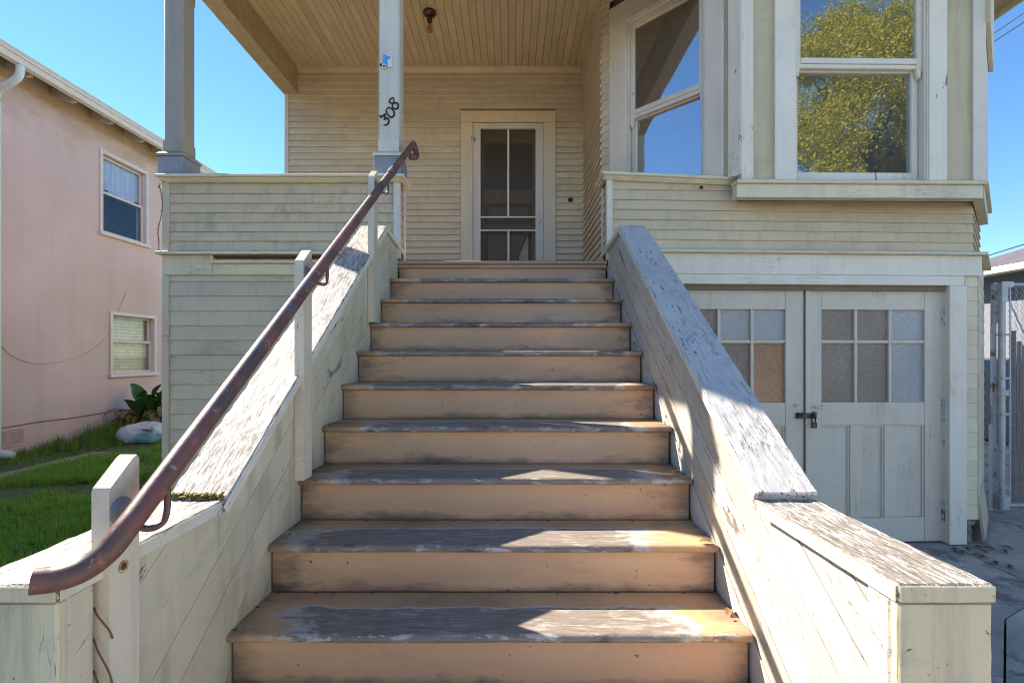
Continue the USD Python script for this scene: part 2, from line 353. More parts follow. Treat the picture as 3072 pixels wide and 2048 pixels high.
M['obscure'] = mk_obscure('obscure_glass', (0.20, 0.145, 0.10), (0.32, 0.25, 0.19))
M['obscure_pale'] = mk_obscure('obscure_glass_pale', (0.34, 0.34, 0.32), (0.46, 0.46, 0.44))
M['wood_reflection'] = mk_obscure('wood_reflection_glass', (0.34, 0.15, 0.08), (0.56, 0.33, 0.17))  # orange wood mirrored in this clear pane, put into its base colour


def mk_screen():
    g = Graph()
    s = g('mix_closure', 'closure', fac=0.42, closure1=g('transparent_bsdf', 'BSDF', color=(1, 1, 1)), closure2=g('diffuse_bsdf', 'BSDF', color=(0.115, 0.082, 0.055)))
    return g.build('screen_mesh', s)


M['screen'] = mk_screen()


def mk_leaf(name, c1, c2, trans=0.35, rough=0.5):
    g = Graph()
    r = g('geometry', 'random_per_island')
    n = g.noise(g('geometry', 'position'), 1.4, 3.0)
    c = g.mixc(g.mth('add', g.mul(r, 0.6), g.mul(n, 0.4)), c1, c2)
    s = g('mix_closure', 'closure', fac=trans, closure1=g('principled_bsdf', 'BSDF', base_color=c, roughness=rough, specular_ior_level=0.3), closure2=g('translucent_bsdf', 'BSDF', color=c))
    return g.build(name, s)


M['grass'] = mk_leaf('grass_blades', (0.19, 0.36, 0.025), (0.56, 0.74, 0.13), 0.45)
M['clover'] = mk_leaf('clover_leaves', (0.10, 0.30, 0.02), (0.28, 0.58, 0.08), 0.25)
M['weed'] = mk_leaf('weed_blades', (0.10, 0.20, 0.03), (0.42, 0.40, 0.16), 0.3)
M['canna'] = mk_leaf('canna_leaf', (0.035, 0.12, 0.025), (0.12, 0.25, 0.05), 0.2, 0.35)
M['canna_dry'] = mk_leaf('canna_dry_leaf', (0.22, 0.11, 0.05), (0.42, 0.26, 0.14), 0.2)
M['tree_leaf'] = mk_leaf('autumn_leaves', (0.26, 0.27, 0.015), (0.85, 0.60, 0.035), 0.45)
M['bark'] = plain('bark', (0.10, 0.08, 0.06), rough=0.9, stretch=(4, 4, 0.7), vary=0.25)


def mk_sack():
    g = Graph()
    v = g('texture_coordinate', 'object')
    c = g.mixc(g.step(g.noise(v, 3.2, 3.0), 0.56, 0.6), (0.62, 0.64, 0.66), (0.22, 0.50, 0.50))
    c = g.mixc(g.mul(g.step(g.noise(v, 6.0, 6.0), 0.5, 0.75), 0.5), c, (0.4, 0.38, 0.36))
    b = g('bump', 'normal', height=g.noise(v, 9.0, 5.0), strength=0.8, distance=0.03)
    return g.build('sack_plastic', g('principled_bsdf', 'BSDF', base_color=c, roughness=0.4, normal=b))


M['sack'] = mk_sack()


M['bulb'] = glass('amber_glass', 0.12, (0.75, 0.52, 0.25))

# ------------------------------------------------------------------ scene helpers
used, bases = {}, {}


def fresh(parent, name):
    n = used.get((parent, name), 0)
    used[(parent, name)] = n + 1
    return '%s/%s' % (parent, name if n == 0 else '%s_%03d' % (name, n))


def tag(prim, label=None, cat=None, group=None, kind=None):
    for key, val in (('label', label), ('category', cat), ('group', group), ('kind', kind)):
        if val:
            prim.SetCustomDataByKey(key, val)
    return prim


def thing(name, base, label, cat, group=None, kind=None):
    p = fresh('/World', name)
    x = UsdGeom.Xform.Define(stage, p)
    x.AddTranslateOp().Set(Gf.Vec3d(base[0], base[1], base[2] + E))
    bases[p] = np.array(base, float)
    tag(x.GetPrim(), label, cat, group, kind)
    return p


def rect(x0, x1, y0, y1):
    return sbox(x0, y0, x1, y1)


def join(parts):
    vs, fs, n = [], [], 0
    for m in parts:
        if hasattr(m, 'to_mesh'):
            mm = m.to_mesh(); v, f = mm.vert_properties[:, :3], mm.tri_verts
        elif isinstance(m, tuple):
            v, f = np.asarray(m[0], float), np.asarray(m[1], int)
        else:
            v, f = np.asarray(m.vertices), np.asarray(m.faces)
        vs.append(v); fs.append(f + n); n += len(v)
    return np.vstack(vs), np.vstack(fs)


def put(parent, name, mesh, mat, smooth=False, label=None, cat=None, group=None, kind=None, origin=None):
    """Adds one Mesh prim; mesh in eye-relative metres. parent '/World' makes it a thing of its own."""
    if isinstance(mesh, list):
        mesh = join(mesh)
    v, f, n = meshkit.arrays(mesh, smooth)
    p = fresh(parent, name)
    b = bases.get(parent, np.zeros(3))
    o = np.array(origin if origin is not None else b, float)
    if parent == '/World':
        o = np.array(origin if origin is not None else [v[:, 0].mean(), v[:, 1].mean(), v[:, 2].min()])
        shift = o + [0, 0, E]
    else:
        shift = o - b
    m = UsdGeom.Mesh.Define(stage, p)
    m.CreatePointsAttr(Vt.Vec3fArray.FromNumpy((v - o).astype(np.float32)))
    m.CreateFaceVertexCountsAttr(Vt.IntArray.FromNumpy(np.full(len(f), 3, np.int32)))
    m.CreateFaceVertexIndicesAttr(Vt.IntArray.FromNumpy(f.astype(np.int32).ravel()))
    m.CreateSubdivisionSchemeAttr('none')
    if n is not None:
        m.CreateNormalsAttr(Vt.Vec3fArray.FromNumpy(n.astype(np.float32))); m.SetNormalsInterpolation('vertex')
    if np.abs(shift).max() > 1e-9:
        m.AddTranslateOp().Set(Gf.Vec3d(*map(float, shift)))
    UsdShade.MaterialBindingAPI.Apply(m.GetPrim()).Bind(M[mat])
    bases[p] = o
    tag(m.GetPrim(), label, cat, group, kind)
    return p


def at(px, py, Y):
    """A point measured in the photograph (3072 wide) at depth Y."""
    return np.array([(px - CX) * Y / F, Y, (CY - py) * Y / F])


def bx(x0, x1, y0, y1, z0, z1, ch=0.0):
    if ch <= 0:
        return trimesh.creation.box(bounds=[[min(x0, x1), min(y0, y1), min(z0, z1)], [max(x0, x1), max(y0, y1), max(z0, z1)]])
    lo, hi = np.minimum([x0, y0, z0], [x1, y1, z1]), np.maximum([x0, y0, z0], [x1, y1, z1])
    ch = min(ch, (hi - lo).min() * 0.45)
    pts = []
    for a in range(3):
        for sx in (0, 1):
            for sy in (0, 1):
                for sz in (0, 1):
                    s = np.array([sx, sy, sz])
                    p = np.where(s == 0, lo, hi).astype(float)
                    ins = np.where(s == 0, ch, -ch); ins[a] = 0
                    pts.append(p + ins)
    return trimesh.convex.convex_hull(np.array(pts))


def shear(mesh, kx, x0):
    """Lets a facade recede a little towards the right."""
    v, f = join(mesh if isinstance(mesh, list) else [mesh])
    v = v.copy(); v[:, 1] += kx * (v[:, 0] - x0)
    return v, f


def prism(poly, axis, a, b):
    """Extrudes a 2-D polygon: axis 'x' takes (y,z), axis 'y' takes (x,z), axis 'z' takes (x,y)."""
    out = []
    for g in getattr(poly, 'geoms', [poly]):
        if g.is_empty or g.area < 1e-7:
            continue
        m = trimesh.creation.extrude_polygon(g, b - a, engine='earcut')
        v = np.array(m.vertices)
        w = v[:, 2] + a
        n = {'x': np.c_[w, v[:, 0], v[:, 1]], 'y': np.c_[v[:, 0], w, v[:, 1]], 'z': np.c_[v[:, 0], v[:, 1], w]}[axis]
        f = np.array(m.faces)
        if axis == 'y':
            f = f[:, ::-1]
        out.append((n, f))
    return join(out)


def clap(a, b, n, z0, z1, t0=0.017, t1=0.004):
    """One tapering weatherboard from a to b (x, y), n its outward direction; thick lower edge with a small round."""
    n = np.array(n, float) / np.linalg.norm(n)
    prof = [(0, z0), (t0 - 0.004, z0), (t0 - 0.0012, z0 + 0.0015), (t0, z0 + 0.006), (t1, z1), (0, z1)]
    v = [(p[0] + n[0] * t, p[1] + n[1] * t, z) for p in (a, b) for t, z in prof]
    k5 = 6
    f = []
    for i in range(k5):
        j = (i + 1) % k5
        f += [(i, j, k5 + j), (i, k5 + j, k5 + i)]
    f += [(0, b + 1, b) for b in range(1, k5 - 1)] + [(k5, k5 + b, k5 + b + 1) for b in range(1, k5 - 1)]
    m = trimesh.Trimesh(np.array(v), np.array(f), process=False)
    m.fix_normals()
    return m


def spline(pts, n=12):
    p = np.array(pts, float)
    p = np.vstack([2 * p[0] - p[1], p, 2 * p[-1] - p[-2]])
    out = []
    for i in range(1, len(p) - 2):
        for t in np.linspace(0, 1, n, endpoint=False):
            out.append(0.5 * ((2 * p[i]) + (-p[i - 1] + p[i + 1]) * t + (2 * p[i - 1] - 5 * p[i] + 4 * p[i + 1] - p[i + 2]) * t * t + (-p[i - 1] + 3 * p[i] - 3 * p[i + 1] + p[i + 2]) * t ** 3))
    out.append(p[-2])
    return np.array(out)


def tube(pts, r, n=12, flat=None):
    """A round bar along the points, closed at both ends; r a number or one per point."""
    p = np.array(pts, float)
    r = np.broadcast_to(np.asarray(r, float), len(p))
    t = np.gradient(p, axis=0); t /= np.linalg.norm(t, axis=1, keepdims=True)
    u = np.cross(t[0], [0.13, 0.2, 1.0] if abs(t[0][2]) < 0.95 else [1, 0, 0.1]); u /= np.linalg.norm(u)
    v, f = [], []
    for i in range(len(p)):
        u = u - t[i] * np.dot(u, t[i]); u /= np.linalg.norm(u)
        w = np.cross(t[i], u)
        for k_ in range(n):
            a = 2 * math.pi * k_ / n
            v.append(p[i] + r[i] * (math.cos(a) * u + math.sin(a) * w))
    for i in range(len(p) - 1):
        for k_ in range(n):
            a, b = i * n + k_, i * n + (k_ + 1) % n
            f += [(a, b, b + n), (a, b + n, a + n)]
    v += [p[0], p[-1]]
    c0, c1 = len(v) - 2, len(v) - 1
    for k_ in range(n):
        f += [(c0, (k_ + 1) % n, k_), (c1, (len(p) - 1) * n + k_, (len(p) - 1) * n + (k_ + 1) % n)]
    return np.array(v), np.array(f)


def lathe(profile, at_, axis='z', n=24):
    """profile of (radius, height); turned about an axis through at_."""
    m = trimesh.creation.revolve(np.array(profile, float), sections=n)
    v = np.array(m.vertices)
    if axis == 'y':
        v = np.c_[v[:, 0], -v[:, 2], v[:, 1]]
    if axis == 'x':
        v = np.c_[v[:, 2], v[:, 0], v[:, 1]]
    return v + np.array(at_), np.array(m.faces)


def worn_box(x0, x1, y0, y1, z0, z1, size=0.03, amp=0.003, seed=0):
    """A board whose edges and faces have been weathered uneven."""
    m = bx(x0, x1, y0, y1, z0, z1, 0.005)
    v, f = trimesh.remesh.subdivide_to_size(m.vertices, m.faces, size, max_iter=12)
    m = trimesh.Trimesh(v, f); m.merge_vertices()
    v = np.array(m.vertices)
    v = v + m.vertex_normals * ((meshkit.fbm(v * [28, 28, 28] + seed, 3, seed) - 0.5) * 2 * amp)[:, None]
    return v, np.array(m.faces)

# ------------------------------------------------------------------ ground
GR = -E                                                   # driveway level
LAWN = -1.55
gx = np.array([[-400, -400], [400, -400], [400, 400], [-400, 400]], float)
g0 = put('/World', 'ground', prism(Polygon(gx), 'z', GR - 0.30, GR - 0.06), 'soil', kind='structure', label='dark earth ground around the houses reaching the horizon', cat='ground')
put('/World', 'lawn_soil', prism(rect(-7.64, -2.0, -1.5, 13.0).union(rect(-2.05, -1.12, -1.5, 4.0)), 'z', GR - 0.05, LAWN), 'soil', kind='structure', label='dark soil under the lawn beside the pink house', cat='ground')
put('/World', 'street', prism(rect(-60, 60, -11.0, -3.6), 'z', GR - 0.055, GR - 0.035), 'asphalt', kind='structure', label='grey asphalt street behind the viewer', cat='road')
pth = put('/World', 'path', worn_box(-6.55, -6.27, 2.0, 7.6, LAWN - 0.05, LAWN + 0.035, 0.25, 0.006, 3), 'path', kind='structure', label='narrow concrete edging strip along the lawn', cat='path')

# driveway of scored concrete slabs
dr = thing('driveway', (3.5, 3.0, GR), 'grey scored concrete driveway in front of the garage doors', 'driveway', kind='structure')
whole = rect(1.02, 9.0, -1.44, 4.3).union(rect(4.05, 9.0, 4.2, 12.0))
cuts = [LineString([(3.90, 4.3), (3.66, 3.3), (3.05, 2.98), (2.0, 1.96), (1.02, 1.0)]), LineString([(4.6, 12), (3.70, 3.42), (3.2, -3.4)]),
        LineString([(1.0, 2.35), (9.0, 2.9)]), LineString([(1.0, 0.6), (9, 0.9)]), LineString([(3.7, 3.55), (9.0, 3.75)]), LineString([(5.9, 12), (5.2, -3.4)]), LineString([(1.0, -1.2), (9, -1.1)]), LineString([(4, 6.0), (9, 6.1)]), LineString([(4, 8.0), (9, 8.1)])]
pieces = [whole]
for c in cuts:
    pieces = [q for p in pieces for q in ssplit(p, c).geoms]
for p in pieces:
    q = p.buffer(-0.005, join_style='mitre')
    if q.area > 0.01:
        put(dr, 'concrete_slab', prism(q, 'z', GR - 0.05, GR + R.uniform(-0.003, 0.002)), 'concrete')

# ------------------------------------------------------------------ the house
FLOOR, RISE, TREAD, Y0 = 0.785, 0.19, 0.269, 4.016
H = thing('porch_house', (0.5, 5.0, GR), 'cream clapboard house with raised front porch and bay window over garage doors', 'house')
YW, YF = 6.10, 4.02                                       # porch back wall, facade
A, B = np.array([0.93, 4.87]), np.array([1.865, 3.925])   # the bay's angled face
BLEN = np.linalg.norm(B - A)
XR = 3.85                                                 # right corner of the bay


def local(mesh, o, d):
    """Places a mesh built in (along, inward, up) on a facade that starts at o and runs in direction d."""
    d = np.array(d, float) / np.linalg.norm(d)
    v, f = join(mesh if isinstance(mesh, list) else [mesh])
    return np.c_[o[0] + d[0] * v[:, 0] - d[1] * v[:, 1], o[1] + d[1] * v[:, 0] + d[0] * v[:, 1], v[:, 2]], f


def left_ang(m):
    return local(m, A, B - A)


def front(m):
    return local(m, (0, 3.925 - 0.015 * 1.865), (1, 0.015))


RB = np.array([XR, 3.955])
RD = np.array([1.0, 0.97])


def right_ang(m):
    return local(m, RB, RD)


# back wall of the porch with its boards
bw = put(H, 'back_wall', [bx(-2.83, -0.55, YW + 0.001, YW + 0.14, 0.6, 3.66), bx(0.50, 1.05, YW + 0.001, YW + 0.14, 0.6, 3.66), bx(-0.55, 0.50, YW + 0.001, YW + 0.14, 2.99, 3.66)], 'sheath')
z = 0.8015
while z < 3.56:
    t = min(z + 0.079, 3.585)
    j = R.uniform(-0.001, 0.001)
    if z < 3.03:
        put(bw, 'clapboard', clap((-2.785, YW), (-0.630, YW), (0, -1), z + j, t, 0.030, 0.003), 'porch')
        put(bw, 'clapboard', clap((0.573, YW), (0.915, YW), (0, -1), z + j, t, 0.030, 0.003), 'porch')
    else:
        put(bw, 'clapboard', clap((-2.785, YW), (0.915, YW), (0, -1), z + j, t, 0.030, 0.003), 'porch')
    z += 0.079
put(bw, 'corner_board', bx(-2.842, -2.787, YW - 0.03, YW + 0.15, 0.6, 3.284, 0.004), 'trim_z')
put(bw, 'crown_moulding', prism(Polygon([(YW, 3.545), (YW - 0.022, 3.55), (YW - 0.05, 3.585), (YW - 0.055, 3.606), (YW, 3.606)]), 'x', -2.68, 0.90), 'ceiling')

# right side wall of the porch
sw = put(H, 'side_wall', bx(0.946, 1.06, 4.88, YW, 0.5, 3.66), 'sheath')
aw = put(H, 'bay_angled_wall', left_ang([bx(0.0, 0.02, 0.03, 0.12, 1.46, 3.66), bx(0.02, BLEN, 0.03, 0.12, 3.42, 3.66)]), 'sheath')


def au(px):
    k_ = (px - CX) / F
    return (k_ * A[1] - A[0]) / ((B - A)[0] - k_ * (B - A)[1]) * BLEN


z = 0.8015
while z < 3.56:
    t = min(z + 0.079, 3.585)
    put(sw, 'clapboard', clap((0.93, YW - 0.02), (0.93, 4.872), (-1, 0), z, t, 0.028, 0.003), 'porch_y')
    if z > 1.35:
        a0, a1 = np.array([0.93, 4.87]), A + (B - A) / BLEN * (au(1830.5) - 0.002)
        put(aw, 'clapboard', clap(tuple(a0), tuple(a1), (-(A - B)[1], (A - B)[0]), z, t), 'porch_y')
    z += 0.079
put(sw, 'corner_bead', bx(0.905, 0.93, YW - 0.03, YW - 0.002, 0.79, 3.55), 'porch')
put(sw, 'crown_moulding', prism(Polygon([(0.93, 3.545), (0.908, 3.55), (0.88, 3.585), (0.875, 3.606), (0.93, 3.606)]), 'y', 4.87, YW), 'ceiling')
put(aw, 'crown_moulding', left_ang(prism(Polygon([(0.0, 3.50), (-0.022, 3.51), (-0.05, 3.57), (-0.055, 3.606), (0.0, 3.606)]), 'x', 0.0, BLEN)), 'ceiling')

# porch ceiling of narrow boards, with the beams around it
pc = put(H, 'porch_ceiling', prism(Polygon([(-2.7, 4.1), (1.68, 4.1), (0.95, 4.85), (0.95, YW), (-2.7, YW)]), 'z', 3.621, 3.66), 'ceiling_back')
x = -2.68
while x < 1.68:
    w = R.choice([0.083, 0.083, 0.083, 0.083])
    x1 = min(x + w, 1.68)
    yb = YW if x < 0.90 else 4.87 - (x - 0.93) * 1.0107 - 0.01
    if yb > 4.25 and x1 - x > 0.02:
        put(pc, 'ceiling_board', bx(x + 0.0018, x1 - 0.0018, 4.2, min(yb, YW), 3.606 + R.uniform(0, 0.002), 3.620, 0.003), 'ceiling')
    x += w
beam = put(H, 'porch_beam', [bx(-2.85, -2.682, 4.04, YW + 0.02, 3.285, 3.655, 0.004), bx(-2.68, 1.62, 4.055, 4.215, 3.112, 3.655, 0.004)], 'soffit')
put(beam, 'beam_face', [bx(-2.863, -2.851, 4.03, YW + 0.03, 3.287, 3.655)], 'trim')
put(beam, 'beam_lining', bx(-2.6815, -2.674, 4.23, YW - 0.002, 3.286, 3.606), 'soffit')

# floor, landing edge
fl = put(H, 'porch_floor', bx(-2.8, 0.93, 4.05, YW, 0.70, 0.770), 'sheath')
y = 4.06
while y < YW - 0.01:
    put(fl, 'floor_board', bx(-2.78, 0.92, y + 0.001, min(y + 0.1, YW - 0.001) - 0.001, 0.771, 0.784), 'floor')
    y += 0.1

# door: casing, screen door, inner door behind it
dcase = put(H, 'door_casing', [bx(-0.626, -0.4725, YW - 0.034, YW + 0.10, 0.785, 2.918, 0.003), bx(0.4155, 0.569, YW - 0.034, YW + 0.10, 0.785, 2.918, 0.003), bx(-0.627, 0.570, YW - 0.036, YW + 0.10, 2.920, 3.063, 0.003)], 'doortrim')
sd = put(H, 'screen_door', [bx(-0.470, -0.385, YW - 0.022, YW + 0.012, 0.80, 2.914, 0.003), bx(0.330, 0.413, YW - 0.022, YW + 0.012, 0.80, 2.914, 0.003),
                            bx(-0.385, 0.330, YW - 0.022, YW + 0.012, 2.842, 2.914, 0.003), bx(-0.385, 0.330, YW - 0.022, YW + 0.012, 0.80, 0.95, 0.003)], 'trim_z', label='white painted screen door with torn mesh')
for b_ in ([-0.041, -0.0145, 1.742, 2.842], [-0.038, -0.012, 0.95, 1.556]):
    put(sd, 'glazing_bar', bx(b_[0], b_[1], YW - 0.018, YW + 0.004, b_[2], b_[3], 0.003), 'white')
for z0, z1 in ((1.724, 1.744), (1.557, 1.576)):
    put(sd, 'glazing_bar', bx(-0.385, 0.330, YW - 0.021, YW + 0.004, z0, z1, 0.003), 'white')
for s in (-1, 1):
    put(sd, 'moulding', bx(-0.03 + s * 0.352 - 0.006, -0.03 + s * 0.352 + 0.006, YW - 0.026, YW - 0.0225, 0.95, 2.842), 'white')
scr = rect(-0.384, 0.329, 0.95, 2.841)
tear = Polygon([(0.215, 1.50), (0.255, 1.53), (0.262, 1.47), (0.262, 0.98), (0.075, 0.98), (0.083, 1.12), (0.12, 1.30)])
scr = scr.difference(tear).difference(Polygon([(-0.19, 2.02), (-0.16, 1.98), (-0.175, 1.94), (-0.165, 1.93), (-0.145, 1.985)])).difference(Polygon([(-0.10, 2.20), (-0.068, 2.24), (-0.078, 2.205)]))
put(sd, 'screen_mesh', prism(scr, 'y', YW + 0.006, YW + 0.0075), 'screen')
put(sd, 'torn_flap', tube(spline([(0.075, YW + 0.0, 0.98), (0.085, YW - 0.006, 1.13), (0.125, YW - 0.01, 1.31), (0.215, YW + 0.0, 1.50)], 8), 0.004, 6), 'iron')
hg = [(-0.50, 2.715), (-0.488, 2.74), (-0.468, 2.75), (-0.448, 2.74), (-0.436, 2.715), (-0.442, 2.675), (-0.468, 2.655), (-0.494, 2.675)]
put(sd, 'spring_hinge', [prism(Polygon(hg), 'y', YW - 0.040, YW - 0.031), tube([(-0.468, YW - 0.045, 2.665), (-0.468, YW - 0.045, 2.745)], 0.010, 10)], 'hinge')
put(sd, 'backplate', bx(-0.53, -0.474, YW - 0.037, YW - 0.0345, 2.63, 2.765), 'doortrim')
put(sd, 'pull_wire', tube([(0.352, YW - 0.028, 1.62), (0.395, YW - 0.03, 1.71)], 0.0025, 6), 'vine')
idr = put(H, 'front_door', [bx(-0.47, -0.335, YW + 0.06, YW + 0.10, 0.80, 2.9), bx(0.28, 0.415, YW + 0.06, YW + 0.10, 0.80, 2.9), bx(-0.335, 0.28, YW + 0.06, YW + 0.10, 2.70, 2.9),
                            bx(-0.335, 0.28, YW + 0.06, YW + 0.10, 1.93, 2.10), bx(-0.335, 0.28, YW + 0.06, YW + 0.10, 1.58, 1.66), bx(-0.335, 0.28, YW + 0.06, YW + 0.10, 0.80, 0.95)], 'innerdoor')
put(idr, 'pane', bx(-0.335, 0.28, YW + 0.078, YW + 0.082, 2.10, 2.70), 'pane_dark')
put(idr, 'curtain', bx(-0.42, 0.38, YW + 0.125, YW + 0.13, 1.95, 2.85), 'dark')  # flat near-black sheet behind the door pane, in place of the room
for z0, z1 in ((0.95, 1.58), (1.66, 1.93)):
    put(idr, 'door_panel', [bx(-0.335, 0.28, YW + 0.090, YW + 0.099, z0, z1)], 'innerpanel')
    put(idr, 'panel_field', bx(-0.285, 0.23, YW + 0.072, YW + 0.089, z0 + 0.05, z1 - 0.05, 0.012), 'innerdoor')
put(H, 'doorbell_button', [lathe([(0.0, 0.0), (0.031, 0.0), (0.031, 0.010), (0.024, 0.016), (0.0, 0.016)], (0.755, YW - 0.018, 1.945), 'y')], 'iron')

# left parapet
lp = put(H, 'porch_parapet', [bx(-2.875, -0.935, YF + 0.016, YF + 0.20, 0.70, 1.44), bx(-2.875, -2.70, YF + 0.20, YW, 0.70, 1.44)], 'sheath')
rows = [0.866 + 0.0793 * i for i in range(7)]
for i, z0 in enumerate(rows):
    z1 = 1.429 if i == 6 else z0 + 0.0793
    put(lp, 'clapboard', clap((-2.833, YF + 0.015), (-0.972, YF + 0.015), (0, -1), z0 + R.uniform(-0.001, 0.001), z1), 'siding')
for z0 in rows:
    put(lp, 'clapboard', clap((-0.936, YF + 0.02), (-0.936, YF + 0.17), (1, 0), z0, z0 + 0.0793), 'siding')
put(lp, 'corner_board', bx(-2.892, -2.834, YF - 0.012, YF + 0.05, 0.853, 1.430, 0.004), 'siding_low')
put(lp, 'corner_board', bx(-0.972, -0.915, YF - 0.012, YF + 0.03, 0.80, 1.430, 0.004), 'trim_z')
put(lp, 'corner_board', bx(-0.925, -0.912, YF + 0.15, YF + 0.205, 0.80, 1.430, 0.003), 'trim_z')
capl = put(lp, 'parapet_cap', worn_box(-2.912, -0.872, 3.955, 4.262, 1.460, 1.486, 0.06, 0.003, 1), 'trim', smooth=30)
put(lp, 'parapet_cap', worn_box(-2.912, -2.67, 4.262, YW, 1.460, 1.485, 0.12, 0.002, 2), 'trim', smooth=30)
mo = [(YF + 0.015, 1.43), (YF - 0.02, 1.43), (YF - 0.022, 1.436), (YF - 0.03, 1.440), (YF - 0.045, 1.456), (YF - 0.047, 1.4605), (YF + 0.015, 1.4605)]
put(lp, 'cap_moulding', prism(Polygon(mo), 'x', -2.895, -0.905), 'trim')
put(lp, 'cap_moulding', bx(-0.9045, -0.89, YF - 0.02, YF + 0.205, 1.43, 1.4603), 'trim')
wt = put(H, 'water_table', worn_box(-2.918, -1.0, YF - 0.06, YF + 0.014, 0.827, 0.854, 0.05, 0.003, 3), 'trim', smooth=30)
fz = put(H, 'frieze_board', [bx(-2.893, -2.47, YF - 0.012, YF + 0.03, 0.664, 0.826, 0.003), bx(-2.469, -1.575, YF - 0.0121, YF + 0.0301, 0.664, 0.756, 0.003), bx(-1.574, -1.0, YF - 0.0122, YF + 0.03, 0.664, 0.826, 0.003)], 'trim')
put(fz, 'vent_sill', worn_box(-2.482, -1.565, YF - 0.034, YF + 0.03, 0.757, 0.787, 0.04, 0.004, 4), 'trim', smooth=30)
put(fz, 'vent_slot', [bx(-2.47, -1.575, YF + 0.05, YF + 0.055, 0.74, 0.85), bx(-2.47, -1.575, YF - 0.02, YF + 0.05, 0.812, 0.8265)], 'brown_wood')
put(fz, 'vent_end', bx(-2.485, -2.462, YF - 0.022, YF + 0.03, 0.788, 0.826), 'trim')
lw = put(H, 'lower_wall', [bx(-2.875, -0.95, YF + 0.03, YF + 0.15, GR, 0.70), bx(-2.875, -2.75, YF + 0.16, 12.0, GR, 0.70)], 'sheath')
z1 = 0.664
z0 = 0.611
while z1 > -1.5:
    put(lw, 'siding_board', clap((-2.835, YF + 0.017), (-1.07, YF + 0.017), (0, -1), z0 + R.uniform(-0.0015, 0.0015), z1, 0.018, 0.006), 'siding_low')
    z1, z0 = z0, z0 - 0.1225
put(lw, 'corner_board', worn_box(-2.894, -2.836, YF - 0.012, YF + 0.05, -1.56, 0.662, 0.05, 0.003, 8), 'siding_low', smooth=30)

# posts
def post(x0, x1, y0, y1, mat, label):
    xc, yc = (x0 + x1) / 2, (y0 + y1) / 2
    sh = sbox(x0, y0, x1, y1).buffer(-0.016, join_style='mitre').buffer(0.016, quad_segs=2, join_style='bevel')
    body = put(H, 'porch_post', [prism(sh, 'z', 1.80, 3.02), bx(x0, x1, y0, y1, 3.0201, 3.111, 0.003)], mat, label=label)
    put(body, 'base_block', bx(x0 - 0.028, x1 + 0.022, y0 - 0.03, y1 + 0.035, 1.4865, 1.652, 0.003), 'block')
    put(body, 'base_moulding', trimesh.convex.convex_hull(np.array([(sx, sy, 1.653) for sx in (x0 - 0.036, x1 + 0.03) for sy in (y0 - 0.038, y1 + 0.043)] + [(sx, sy, 1.675) for sx in (x0 - 0.036, x1 + 0.03) for sy in (y0 - 0.038, y1 + 0.043)] + [(sx, sy, 1.702) for sx in (x0 - 0.003, x1 + 0.003) for sy in (y0 - 0.003, y1 + 0.003)])), mat)
    put(body, 'post_foot', bx(x0, x1, y0, y1, 1.7021, 1.7999), mat)
    put(body, 'capital', [bx(x0 - 0.02, x1 + 0.02, y0 - 0.02, y1 + 0.02, 3.135, 3.16, 0.004), bx(x0 - 0.035, x1 + 0.035, y0 - 0.035, y1 + 0.035, 3.161, 3.19, 0.004)], mat)


post(-2.905, -2.745, 4.045, 4.215, 'post_left', 'left corner porch post, grey and weathered')
post(-1.107, -0.932, 4.045, 4.225, 'post_mid', 'pale porch post beside the stairs')
# right parapet and the facade under the bay (recedes a little to the right)
KX, X0 = 0.044, 0.80


def rs(m):
    return shear(m, KX, X0)


rp = put(H, 'bay_skirt', [rs([bx(0.82, 3.98, YF + 0.016, YF + 0.14, 0.55, 1.455)]), bx(0.815, 0.95, YF + 0.03, YF + 0.21, 0.70, 1.45)], 'sheath')
rrows = [1.379, 1.294, 1.212, 1.129, 1.0475, 0.966, 0.880]
top = 1.452
for z0 in rrows:
    put(rp, 'clapboard', rs([clap((0.849, YF + 0.015), (3.985, YF + 0.015), (0, -1), z0 + R.uniform(-0.001, 0.001), top)]), 'siding_right')
    put(rp, 'clapboard', clap((0.818, YF + 0.19), (0.818, YF + 0.02), (-1, 0), z0, top), 'siding_right')
    a0 = np.array([3.985, YF + 0.015 + KX * 3.185])
    put(rp, 'clapboard', clap(tuple(a0), tuple(a0 + 0.95 * RD), (RD[1], -RD[0]), z0, top), 'siding_right')
    top = z0
put(rp, 'corner_board', bx(0.797, 0.848, YF - 0.012, YF + 0.03, 0.79, 1.453, 0.004), 'trim_z')
put(rp, 'corner_board', bx(0.795, 0.808, YF + 0.165, YF + 0.222, 0.79, 1.453, 0.004), 'trim_z')


def sag(m):
    v, f = join(m if isinstance(m, list) else [m])
    v = v.copy(); v[:, 2] -= 0.03 * np.clip((v[:, 0] - 0.8) / 1.1, 0, 1.2)
    return shear((v, f), KX, X0)


put(rp, 'parapet_cap', sag([worn_box(0.752, 1.885, 3.955, 4.30, 1.480, 1.507, 0.06, 0.003, 11)]), 'trim', smooth=30)
put(rp, 'cap_moulding', sag([prism(Polygon([(a, b + 0.021) for a, b in mo]), 'x', 0.775, 1.872)]), 'trim')
put(rp, 'cap_moulding', bx(0.768, 0.792, YF - 0.03, YF + 0.24, 1.452, 1.4795), 'trim')
put(rp, 'screw_cap', lathe([(0, 0), (0.013, 0), (0.013, 0.006), (0.008, 0.009), (0, 0.009)], (1.60, YF + 0.03, 1.40), 'y'), 'lock')
put(H, 'water_table', rs([worn_box(1.0, 4.06, YF - 0.055, YF + 0.014, 0.850, 0.877, 0.06, 0.003, 12)]), 'trim', smooth=30)
a0 = np.array([4.06, YF - 0.055 + KX * 3.26])
put(H, 'water_table', local(bx(0, 1.1, 0.0, 0.07, 0.8505, 0.8765), a0, RD), 'trim')
